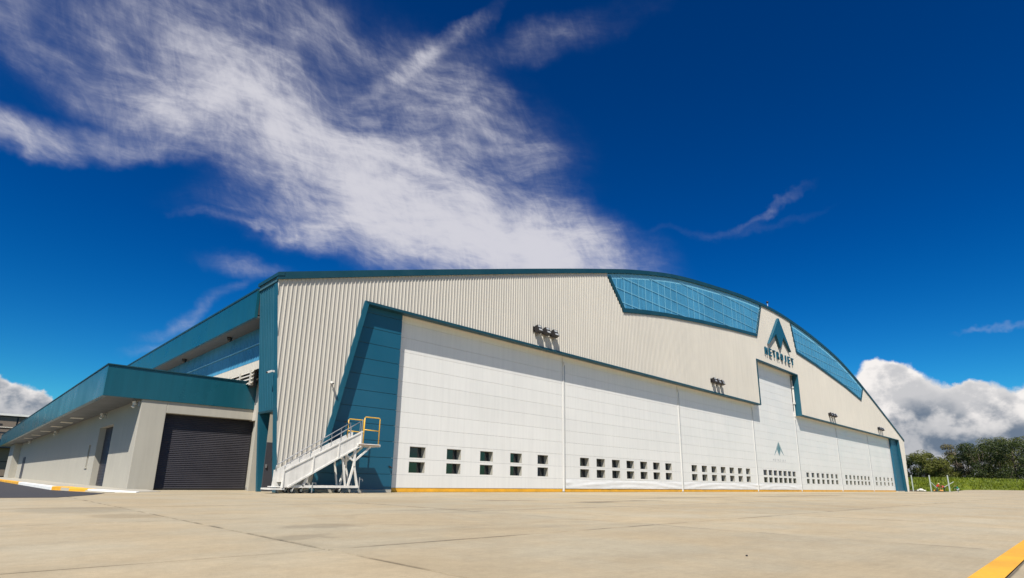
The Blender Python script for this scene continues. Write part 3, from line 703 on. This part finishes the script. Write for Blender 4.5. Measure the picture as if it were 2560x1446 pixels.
vane = empty('roof_beacon', (61.6, YF+.6, 19.3), 'thin mast with a small dark ball on the hangar ridge', 'beacon')
MB().tube([(61.6,YF+.6,19.2),(61.6,YF+.6,20.35)], .03, 6).build('mast', SWHITE, vane)
MB().ball((61.6,YF+.6,20.4), .14, 8).build('lamp', DARK, vane, smooth=True)
for i, y in enumerate((28.2, 35.6)):
    c = empty('eave_light', (8.55, y, 7.07), ('near', 'far')[i]+' dark dome fitting under the high teal eave', 'light', 'dome fittings under the high eave')
    MB().tube([(8.55,y,7.08),(8.55,y,7.0)], .12, 10).ball((8.55,y,6.98), .11, 10).build('dome', DARK, c, smooth=True)

# ------------------------------------------------------------------ low wing on the left
wing = empty('low_annex', (5.0, 26.0, 0), 'low beige annex with deep teal fascia and dark roller shutters', 'building')
YW, XW = 26.0, 5.0
wm = MB(); wm.box(XW, 5.90, YW, YW+.3, 0, 3.6); wm.box(5.90, 9.46, YW, YW+.3, 3.03, 3.6); wm.box(9.46, 12, YW, YW+.3, 0, 3.6)
wm.build('front_wall', PLASTER, wing, bevel=.015)
ws = MB(); ws.box(XW+.001, XW+.3, YW+.301, 30.8, 0, 3.6); ws.box(XW+.001, XW+.3, 30.8, 34.06, 2.8, 3.6); ws.box(XW+.001, XW+.3, 34.06, 35.7, 0, 3.6)
ws.box(XW+.001, XW+.3, 35.7, 36.2, 0, .92); ws.box(XW+.001, XW+.3, 35.7, 36.2, 2.03, 3.6); ws.box(XW+.001, XW+.3, 36.2, 69.4, 0, 3.6); ws.box(XW+.001, XW+.3, 69.4, 70.5, 2.03, 3.6); ws.box(XW+.001, XW+.3, 70.5, 82, 0, 3.6)
ws.build('side_wall', PLASTER, wing)
B(XW-.55, XW, 76.6, 82, 0, 3.5).build('end_bay', PLASTER, wing)
for (nm, y0, y1, x0, x1, z1, along) in (('roller_shutter', YW+.31, None, 5.88, 9.48, 3.05, 'x'), ('side_shutter', XW+.28, None, 30.75, 34.1, 2.82, 'y')):
    mb = MB(); n = 40; prev = None
    for k in range(n):
        za, zb = z1*k/n, z1*(k+1)/n; h = zb-za
        for a, b, da, db in ((0,.12,0,-.03),(.12,.8,-.03,-.012),(.8,1,-.012,0)):
            if along == 'x': mb.quad((x0,y0+da,za+a*h),(x1,y0+da,za+a*h),(x1,y0+db,za+b*h),(x0,y0+db,za+b*h))
            else: mb.quad((y0+da,x1,za+a*h),(y0+da,x0,za+a*h),(y0+db,x0,za+b*h),(y0+db,x1,za+b*h))
    o = mb.build(nm, SHUTTER, wing)
    if along == 'x': B(x0, x1, y0-.045, y0-.005, .01, .09).build('bottom_rail', DARK, o); B(5.85,5.94,y0-.07,y0+.05,0,3.03).build('guide', DARK, o); B(9.42,9.5,y0-.07,y0+.05,0,3.03).build('guide', DARK, o)
B(XW+.10, XW+.14, 35.65, 36.25, .9, 2.05).build('slot_window', GLASS, wing)
B(XW-.05, XW+.03, 35.6, 36.3, .86, .92).build('window_sill', PLASTER, wing)
B(XW-.02, XW+.1, 69.3, 71.6, .1, 2.05).build('side_door', mat('grey_door_paint', (0,0,0)), wing)
fm = MB(); fm.box(3.69, 9.6, YW-.06, YW+.10, 3.49, 4.68); fm.build('fascia', FASCIA, wing, bevel=.012)
B(3.69, 3.85, YW+.101, 86, 3.49, 4.68).build('fascia', FASCIA, wing, bevel=.012)
B(3.69, 9.3, 85.9, 86.1, 3.49, 4.68).build('fascia', FASCIA, wing)
B(3.66, 9.6, YW-.10, YW+.12, 4.685, 4.73).build('coping', TEALD, wing); B(3.66, 3.9, YW+.12, 86, 4.685, 4.73).build('coping', TEALD, wing)
sf = B(3.86, 5.0, YW+.11, 85.8, 3.51, 3.56).build('soffit', SOFFIT, wing)
B(3.86, 9.6, YW+.11, 85.8, 4.30, 4.42).build('flat_roof', PLINTH, wing)
for y in (38.2, 42.0, 46.2, 52, 58, 64): B(4.2, 4.75, y-.5, y+.1, 3.485, 3.512).build('light_cover', LIGHTP, sf)
for i, y in enumerate((26.35, 33.0, 49.6, 66.8, 80)):
    c = empty('wall_light', (XW, y, 3.33), 'white bulkhead light under the annex soffit, %s from the garage corner' % ('first', 'second', 'third', 'fourth', 'fifth')[i], 'wall light', 'lights along the annex side wall')
    B(XW-.05, XW+.001, y-.07, y+.07, 3.24, 3.44).build('bracket', STEEL, c)
    MB().tube([(XW-.04,y,3.36),(XW-.12,y,3.34)], .03, 8).build('arm', STEEL, c)
    MB().tube([(XW-.20,y,3.42),(XW-.16,y,3.3),(XW-.22,y-.02,3.18)], .075, 10).build('lamp', SWHITE, c, bevel=.005)
MB().tube([(9.32,YW-.15,.08),(9.55,YW-.2,.06)], .05, 8).build('door_stop', STEEL, wing)

# ------------------------------------------------------------------ boarding stairs
YN, YR = 20.75, 21.55
st_ = empty('boarding_stairs', (10.4, (YN+YR)/2, 0), 'white mobile boarding stairs with yellow guard rails in front of the teal panel', 'boarding stairs')
for y, t_ in ((YN, -.02), (YR, .02)):
    y0, y1 = min(y, y+t_), max(y, y+t_)
    MB().prism([(8.70,.20),(8.98,.22),(11.66,1.78),(11.86,1.78),(11.86,2.47),(8.76,.82)], y0, y1).build('side_panel', SWHITE, st_)
    yo = y+t_*1.2
    for a, b in (((8.76,yo,.80),(11.84,yo,2.45)),): MB().bar(a, b, .05, .05).build('top_rail', SWHITE, st_)
    MB().bar((8.95,yo,.22),(11.66,yo,1.80), .06, .05).build('bottom_rail', SWHITE, st_)
    for x in (8.76, 9.85, 10.85, 11.78):
        zt = .82+(x-8.76)*.534; MB().bar((x,yo-.01 if t_ < 0 else yo+.01,max(.2, zt-.62)),(x,yo,zt+.02), .045, .045).build('stiffener', SWHITE, st_)
    pts = [(8.80,y,.82),(8.80,y,.98),(8.84,y,1.05),(8.92,y,1.09)]+[(8.92+(11.70-8.92)*k/6,y,1.09+1.74*k/6) for k in range(1, 7)]
    MB().tube(pts, .020, 8).build('handrail', STEEL, st_, smooth=True)
    for k in range(1, 8):
        x = 8.92+k*.40; MB().tube([(x,y,.80+(x-8.76)*.534),(x,y,1.09+(x-8.92)*.626)], .014, 6).build('baluster', STEEL, st_)
for k in range(10):
    x = 8.55+k*.325; z = .22+k*.19
    B(x, x+.30, YN+.01, YR-.01, z, z+.03).build('step', SWHITE, st_)
B(8.33, 8.85, YN-.03, YR+.03, .13, .19).build('foot_plate', SWHITE, st_)
pl = B(11.64, 12.70, YN-.05, YR+.05, 1.86, 1.96).build('platform', SWHITE, st_, bevel=.01)
B(11.7, 12.66, YN-.06, YN-.052, 1.88, 1.93).build('platform_channel', mat('channel_brown', (.25,.17,.10), .8), pl)  # thin brown strip along the near edge of the platform
def gate(x0, x1, y, zt, zb=1.97):
    g = MB(); r = .024
    g.tube([(x0,y,zb),(x0,y,zt-.04),(x0+.04,y,zt),(x1-.04,y,zt),(x1,y,zt-.04),(x1,y,zb)], r, 8); g.tube([(x0,y,(zt+zb)/2+.02),(x1,y,(zt+zb)/2)], r*.9, 8)
    return g.build('guard_rail', YRAIL, st_, smooth=True)
gate(11.90, 12.62, YN, 3.05); gate(11.62, 12.34, YR+.02, 3.0)
MB().tube([(11.80,YN,2.4),(11.80,YN,2.95)], .02, 8).build('gate_post', STEEL, st_); MB().tube([(11.58,YR,2.3),(11.58,YR,2.85),(11.44,YR,2.84)], .02, 8).build('gate_post', DARK, st_)
for y in (YN+.06, YR-.06):
    lg = MB(); lg.bar((11.60,y,1.86),(11.60,y,1.05),.09); lg.bar((11.0,y,1.60),(11.58,y,1.26),.07); lg.bar((12.3,y,1.86),(11.62,y,1.26),.07)
    lg.bar((11.60,y,1.10),(11.40,y,.25),.075); lg.bar((11.60,y,1.10),(11.82,y,.25),.075); lg.bar((11.30,y,.25),(11.16,y,1.0),.06); lg.bar((11.16,y,1.0),(11.05,y,1.5),.06)
    lg.build('leg_frame', SWHITE, st_)
    MB().bar((9.05,y,.25),(11.92,y,.25),.09,.07).build('base_beam', SWHITE, st_)
    MB().bar((9.55,y,.25),(9.75,y,.66),.07).build('rear_leg', SWHITE, st_)
for x in (9.1, 10.2, 11.3, 11.88): B(x-.035, x+.035, YN+.09, YR-.09, .215, .285).build('cross_beam', SWHITE, st_)
def wheel(x, y, r=.105):
    w = MB().tube([(x,y-.03,r),(x,y+.03,r)], r, 16).build('wheel', RUBBER, st_, bevel=.012)
    MB().tube([(x,y-.034,r),(x,y+.034,r)], r*.5, 12).build('hub', STEEL, w)
    MB().bar((x,y-.05,r),(x+.06,y-.05,.24),.03).bar((x,y+.05,r),(x+.06,y+.05,.24),.03).build('fork', SWHITE, w)
for x, y in ((9.15,YN+.06),(9.62,YN+.3),(9.2,YR-.06),(11.30,YR-.1),(11.25,YN+.45)): wheel(x, y)
for x, y in ((9.92,YN+.02),(11.86,YN-.03),(9.92,YR-.02),(11.86,YR+.03),(9.32,YN+.25)):
    j = MB().tube([(x,y,.012),(x,y,.62 if x > 11.8 and y < 21 else .40)], .022, 8).build('jack', STEEL, st_)
    MB().tube([(x,y,.0),(x,y,.03)], .055, 10).build('foot', RUBBER, j)
    MB().tube([(x,y,.55 if x > 11.8 and y < 21 else .38),(x+.14,y,.55 if x > 11.8 and y < 21 else .38),(x+.14,y,.47 if x > 11.8 and y < 21 else .30)], .012, 6).build('handle', STEEL, j)

# ------------------------------------------------------------------ far warehouse at the left edge
wh = empty('warehouse', (-10, 130, 0), 'tan panelled warehouse with dark frames behind the annex at far left', 'warehouse')
TAN = mat('tan_wall_panel', (0.20, 0.155, 0.115), .8, .08, .3); NAVY = mat('navy_canopy', (0.008, 0.02, 0.04), .5)
B(-30, 14, 130.1, 150, 0, 10.2).build('wall', DARK, wh)
for i in range(7):
    for j, (a, b) in enumerate(((.1,2.4),(2.55,4.7),(6.2,7.9),(8.1,10.0))): B(-15+i*3.7+.12, -15+(i+1)*3.7-.12, 130.0, 130.09, a, b).build('wall_panel', TAN, wh)
B(-31, 15, 128.4, 130.05, 4.8, 6.1).build('canopy', NAVY, wh); B(-31, 15, 129.6, 151, 10.2, 10.55).build('roof', mat('white_roof_edge', (.78,.75,.68), .6), wh)
for i in range(8):
    for z in (8.7, 7.0, 3.6, 1.8): B(-11+i*3.7+.6, -11+i*3.7+1.5, 129.94, 129.99, z-.12, z+.12).build('wall_mark', DARK, wh)
MB().tube([(-15,129.6,8.2),(10,129.6,8.2)], .06, 6).build('pipe', LIGHTP, wh)

# ------------------------------------------------------------------ vegetation
def leaf_cloud(mb, c, rad, n, size, flat=.75, seedling=0):
    for _ in range(n):
        while True:
            d = Vector((random.uniform(-1,1), random.uniform(-1,1), random.uniform(-1,1)))
            if 0.05 < d.length < 1: break
        d = d.normalized()*(d.length**.45)
        p = Vector(c)+Vector((d.x*rad, d.y*rad, d.z*rad*flat))
        nrm = (d+Vector((random.uniform(-1,1), random.uniform(-1,1), random.uniform(-.4,1.2)))*.8).normalized()
        a = nrm.orthogonal().normalized(); a.rotate(Matrix.Rotation(random.uniform(0,6.28), 3, nrm)); b = nrm.cross(a)
        s = size*random.uniform(.6,1.4)
        mb.add((p-a*s, p-b*s*.45, p+a*s, p+b*s*.45), ((0,1,2,3),))
def tree(loc, h, w, leaf, label, clumps=26, leaves=190, size=.26, trunk_h=.35, bare=False):
    t = empty('broadleaf_tree', loc, label, 'tree', 'trees beyond the far grass bank')
    x, y, z = loc
    tr = MB(); top = Vector((x+random.uniform(-.4,.4), y, z+h*.7))
    tr.tube([(x,y,z-.3),(x+random.uniform(-.2,.2),y,z+h*.3),tuple(top)], .055*h*.42, 7, r2=.02*h*.4)
    cr = MB(); cs = []
    for k in range(clumps):
        u = random.random(); zz = trunk_h+(1-trunk_h)*u
        rr = w*.5*math.sqrt(max(.05, 1-((zz-.62)/.48)**2))*random.uniform(.35,1.0); an = random.uniform(0, 6.283)
        c = (x+rr*math.cos(an), y+rr*math.sin(an), z+h*zz*.84); cs.append(c)
        leaf_cloud(cr, c, w*random.uniform(.08,.17)*(1.25 if not bare else .9), leaves if not bare else leaves//2, size*.8)
    for c in cs[:(14 if not bare else 26)]:
        a = Vector((x, y, z+h*random.uniform(.28,.55))); tr.tube([a, (a+Vector(c))/2+Vector((0,0,-.2)), Vector(c)+Vector((0,0,.5 if bare else 0))], .018*h*.3, 5, r2=.03)
        if bare:
            for _ in range(5):
                e = Vector(c)+Vector((random.uniform(-1.4,1.4), random.uniform(-1.4,1.4), random.uniform(.3,1.7))); tr.tube([c, e], .035, 3, r2=.012)
    tr.build('trunk', BARK, t, smooth=True); cr.build('crown', leaf, t)
    return t
def at_px(x, y_base, dist):      # a point straight below pixel column x, at a given ground distance
    d = ray(x, 1222); d = Vector((d.x, d.y, 0)).normalized()*dist
    return (d.x, d.y, rise(d.x)-.05)
TREES = [(2284,250,1134,13,LEAF1,'dark round tree nearest the hangar corner'),(2318,238,1120,13,LEAF2,'olive tree behind the leftmost fence post'),(2345,275,1126,15,LEAF1,'dark tree half hidden behind the olive trees'),
 (2362,236,1114,12,LEAF2,'thin olive tree above the two red-shirted workers'),(2402,240,1096,14,LEAF3,'pale twiggy thin-leaved tree in the middle of the tree line'),(2430,272,1118,15,LEAF1,'low dark tree right of the pale twiggy tree'),
 (2462,232,1102,16,LEAF1,'big black-green tree right of the pale twiggy tree'),(2510,245,1082,18,LEAF2,'tallest olive tree in the right of the tree line'),(2548,228,1092,17,LEAF1,'broad dark tree at the right picture edge'),(2596,245,1084,19,LEAF2,'olive tree cut by the right picture edge'),
 (2488,285,1106,18,LEAF1,'dark tree filling the gap under the tall olive tree'),(2640,236,1095,18,LEAF1,'dark tree just beyond the right picture edge')]
for (px, dist, ytop, w, lf, lab) in TREES:
    b_ = at_px(px, 0, dist); h = (HCAM+ray(px, ytop).z*dist/math.hypot(ray(px, ytop).x, ray(px, ytop).y)-b_[2])*1.04
    tree(b_, h, w*.82, lf, lab, bare=lf is LEAF3, clumps=34 if lf is not LEAF3 else 36, leaves=330, trunk_h=.16)
for i, (x, y) in enumerate(((236,-8),(240,-24),(234,-40),(243,-58),(238,-78),(247,-100))):   # tree line goes on to the right of the picture
    src = [o for o in COL.objects if o.name.startswith('broadleaf_tree')][(i*3) % 10]
    c = src.copy(); COL.objects.link(c); c.location = (x, y, rise(x)-.05); c.rotation_euler = (0, 0, i*1.1)
    c['label'] = 'tree beyond the bank right of the picture, %s from the picture edge' % ('first', 'second', 'third', 'fourth', 'fifth', 'sixth')[i]
    for ch in src.children:
        q = ch.copy(); COL.objects.link(q); q.parent = c
# grass bank
def bank_h(u, v): return 2.4*min(1, max(0, u/16))+.35*mnoise.noise((u*.13, v*.11, 3))
gb = MB(); gblade = MB(); rows, cols = 26, 60
def bank_pt(i, j):
    # edge of the concrete bends away from the hangar
    v = -60+110*j/cols
    x0 = interp([(-60,182),(6,176),(14,172),(20,160),(24,144),(50,138)])(v)
    u = 40*i/rows
    return (x0+u, v, rise(x0+u)-.06+max(0, bank_h(u, v)) if i else rise(x0)-.04)
vs = [bank_pt(i, j) for i in range(rows+1) for j in range(cols+1)]
gb.add(vs, [(i*(cols+1)+j, (i+1)*(cols+1)+j, (i+1)*(cols+1)+j+1, i*(cols+1)+j+1) for i in range(rows) for j in range(cols)])
struct(tag(gb.build('grass_bank', GRASS, smooth=True), 'green bank at the edge of the apron', 'bank'))
for _ in range(36000):
    i, j = random.uniform(0, 15), random.uniform(0, cols); a = Vector(bank_pt(i, j))
    h = random.uniform(.18, .55); an = random.uniform(0, 3.14); w = .13; lx, ly = random.uniform(-.3,.3), random.uniform(-.3,.3)
    gblade.add((a+Vector((w*math.cos(an), w*math.sin(an), -.1)), a-Vector((w*math.cos(an), w*math.sin(an), .1)), a+Vector((lx, ly, h))), ((0,1,2),))
struct(tag(gblade.build('tall_grass', GRASS), 'tall green grass on the bank beyond the apron', 'grass'), 'stuff')
bush = empty('bush', (2.0, 96, 0), 'yellow-green bush by the warehouse at far left', 'bush')
bb = MB(); leaf_cloud(bb, (1.9, 96, 1.1), 1.3, 900, .16, 1.1); bb.build('foliage', leafmat('bush_leaves', (.10,.12,.02), (.20,.20,.05)), bush)
MB().tube([(1.9,96,0),(1.9,96,.9)], .05, 6).build('stem', BARK, bush)

# ------------------------------------------------------------------ fence posts, debris and workers at the far right
POSTM = mat('pale_fence_post', (0.42, 0.46, 0.40), .7)
def px_on(x, y, dist):
    d = ray(x, y); s = dist/math.hypot(d.x, d.y); return Vector((d.x*s, d.y*s, HCAM+d.z*s))
PD = 138.0
for i, (xt, xb, lab) in enumerate(((2280,2284,'pale fence post nearest the hangar corner'),(2324,2329,'pale fence post with brace left of the red-shirted worker'),(2370,2375,'pale fence post with crossing brace right of the workers'))):
    b = px_on(xb, 1229, PD); tp = px_on(xt, 1192, PD); b.z = 0
    f = empty('fence_post', b, lab, 'post', 'fence posts by the grass bank')
    MB().bar(b, (b.x, b.y, 3.1), .17).build('post', POSTM, f)
    if i == 1: MB().bar((b.x,b.y,1.9), tuple(px_on(2342,1220,PD)), .09).build('brace', POSTM, f)
    if i == 2: MB().bar(tuple(px_on(2384,1205,PD)), (tuple(px_on(2361,1218,PD))), .09).build('brace', POSTM, f)
def skin_person(name, loc, face, J, mats, zone, label, hat):
    """one continuous body grown from a joint skeleton; J: name -> (forward, side, up, radius); zone: joint -> material slot"""
    E = [('pelvis','belly'),('belly','chest'),('chest','neck'),('neck','head'),('head','crown'),('pelvis','hipL'),('hipL','kneeL'),('kneeL','ankL'),('ankL','toeL'),('pelvis','hipR'),('hipR','kneeR'),('kneeR','ankR'),('ankR','toeR'),
         ('chest','shL'),('shL','elL'),('elL','wrL'),('wrL','haL'),('chest','shR'),('shR','elR'),('elR','wrR'),('wrR','haR')]
    ids = list(J); me = bpy.data.meshes.new(name)
    me.from_pydata([(J[k][0], J[k][1], J[k][2]) for k in ids], [(ids.index(a), ids.index(b)) for a, b in E], [])
    o = bpy.data.objects.new(name, me); COL.objects.link(o)
    o.modifiers.new('skin', 'SKIN'); sb = o.modifiers.new('sub', 'SUBSURF'); sb.levels = sb.render_levels = 1
    for i, k in enumerate(ids):
        sv_ = me.skin_vertices[0].data[i]; sv_.radius = (J[k][3], J[k][3]); sv_.use_root = k == 'pelvis'
    dg = bpy.context.evaluated_depsgraph_get(); m2 = bpy.data.meshes.new_from_object(o.evaluated_get(dg)); bpy.data.objects.remove(o)
    m2.materials.clear()
    for mt in mats: m2.materials.append(mt)
    pts = [(Vector(J[k][:3]), zone.get(k, 0)) for k in ids]
    for p in m2.polygons: p.material_index = min(pts, key=lambda q: (q[0]-p.center).length)[1]; p.use_smooth = True
    root = empty('person', loc, label, 'person', 'workers by the fence posts', rz=face)
    b = bpy.data.objects.new('body', m2); COL.objects.link(b); b.parent = root
    if hat:
        hm = MB(); c = J['crown']; hm.ball((c[0], c[1], c[2]+.01), .15, 10, sc=(1,1,.75)); hm.tube([(c[0],c[1],c[2]-.03),(c[0],c[1],c[2]-.01)], .24, 12)
        h_ = hm.build('hat', hat); h_.parent = root
    return root
def bent(lean_, crouch, reach):
    hz = .92-crouch; cx, cz = .52*math.sin(lean_), .52*math.cos(lean_)
    J = {'pelvis':(0,0,hz,.15),'belly':(cx*.45,0,hz+cz*.45,.15),'chest':(cx*.9,0,hz+cz*.9,.17),'neck':(cx*1.1,0,hz+cz*1.1,.07),'head':(cx*1.28+.03,0,hz+cz*1.25,.10),'crown':(cx*1.4+.06,0,hz+cz*1.42,.09)}
    for s, q in (('L',1),('R',-1)):
        k = .42*math.sin(min(1.2, crouch*2.0)); d = .12*q
        J['hip'+s] = (-.02,.11*q,hz-.05,.10); J['knee'+s] = (.10+k+d*.6,.13*q,.48-crouch*.15,.07); J['ank'+s] = (-.02+d,.13*q,.08,.05); J['toe'+s] = (.16+d,.14*q,.04,.04)
        sx, sz = cx*.95, hz+cz*.95
        J['sh'+s] = (sx,.2*q,sz,.075); J['el'+s] = (sx+.14,.24*q,sz-.27,.055); J['wr'+s] = (sx+.14+reach*.22,.18*q,sz-.48,.042); J['ha'+s] = (sx+.16+reach*.3,.16*q,sz-.58,.035)
    return J
ZONE = {'pelvis':2,'hipL':2,'hipR':2,'kneeL':2,'kneeR':2,'ankL':2,'ankR':2,'toeL':3,'toeR':3,'belly':1,'chest':1,'shL':1,'shR':1,'elL':1,'elR':1}
SKIN = mat('skin', (.22,.12,.075), .6); JEANS = mat('dark_jeans', (.03,.045,.07), .8); SHOE = mat('shoe', (.02,.02,.02), .7)
RED = mat('red_shirt', (.62,.035,.02), .8); PINK = mat('faded_red_shirt', (.55,.09,.08), .8); GREEN = mat('green_shirt', (.02,.20,.10), .8); PALE = mat('pale_trousers', (.35,.40,.44), .8)
HATM = mat('straw_hat', (.72,.50,.36), .8); BLACK = mat('dark_hair', (.012,.010,.010), .6)
vr = math.atan2(CR.y, CR.x)
def gpt(x, d=PD+2): p = px_on(x, 1229, d); return (p.x, p.y, 0)
skin_person('person', gpt(2343), vr-.3, bent(.55,.05,.6), [SKIN,RED,JEANS,SHOE], ZONE, 'person in a red shirt and pale hat bending forward by the fence post', HATM)
skin_person('person', gpt(2363), vr+3.1, bent(1.0,.08,.4), [SKIN,PINK,JEANS,SHOE], ZONE, 'dark-haired person in a faded red shirt bent over the yellow sacks', None)
skin_person('person', gpt(2397,PD-4), vr+3.2, bent(.75,.32,.5), [SKIN,GREEN,PALE,SHOE], ZONE, 'crouching person in a green shirt right of the last fence post', None)
def sack(loc, r, mt, lab, name='sack', cat='sack'):
    mb = MB(); n, m_ = 12, 7
    for i in range(m_+1):
        th = math.pi*i/m_
        for k in range(n):
            ph = 2*math.pi*k/n; q = 1+.18*mnoise.noise((math.cos(ph)*1.5+loc[0], math.sin(ph)*1.5, th))
            mb.v.append((loc[0]+r*q*math.sin(th)*math.cos(ph)*1.2, loc[1]+r*q*math.sin(th)*math.sin(ph)*.9, loc[2]+max(0, r*.42+r*.55*q*math.cos(th))))
    for i in range(m_):
        for k in range(n): mb.f.append((i*n+k, (i+1)*n+k, (i+1)*n+(k+1)%n, i*n+(k+1)%n)); mb.mi.append(0)
    return tag(mb.build(name, mt, smooth=True), lab, cat)
ORANGE = mat('orange_sack', (.60,.27,.07), .8); SACKW = mat('white_sack', (.68,.64,.56), .8)
sack(gpt(2354), .42, ORANGE, 'orange sack pile between the two red-shirted workers'); sack(gpt(2338,PD+3), .36, ORANGE, 'flat yellow sack left of the red-shirted worker')
sack(gpt(2303,PD+4), .55, SACKW, 'large white sack between the first two fence posts'); sack(gpt(2296,PD+4), .34, SACKW, 'small white sack left of the large white one'); sack(gpt(2312,PD+4), .28, SACKW, 'smallest white bundle right of the large white sack')
mo = MB(); c = px_on(2287, 1229, PD+2)
for k in range(26):
    a = gpt(2274+k*1.3, PD+5+random.uniform(-1,1)); mo.ball((a[0], a[1], .05), random.uniform(.2,.45), 7, sc=(1.3,1.3,.5))
tag(mo.build('soil_mound', mat('dug_soil', (.07,.05,.035), .95), smooth=True), 'low dark mound of dug soil at the hangar corner', 'soil mound')
peb = gpt(0)
d = ray(1867, 1391); t_ = -HCAM/d.z
pbl = MB().ball((d.x*t_, d.y*t_, .005), .010, 8, sc=(1.3,.9,.7)); tag(pbl.build('pebble', DARK), 'tiny dark pebble lying on the concrete apron', 'pebble')
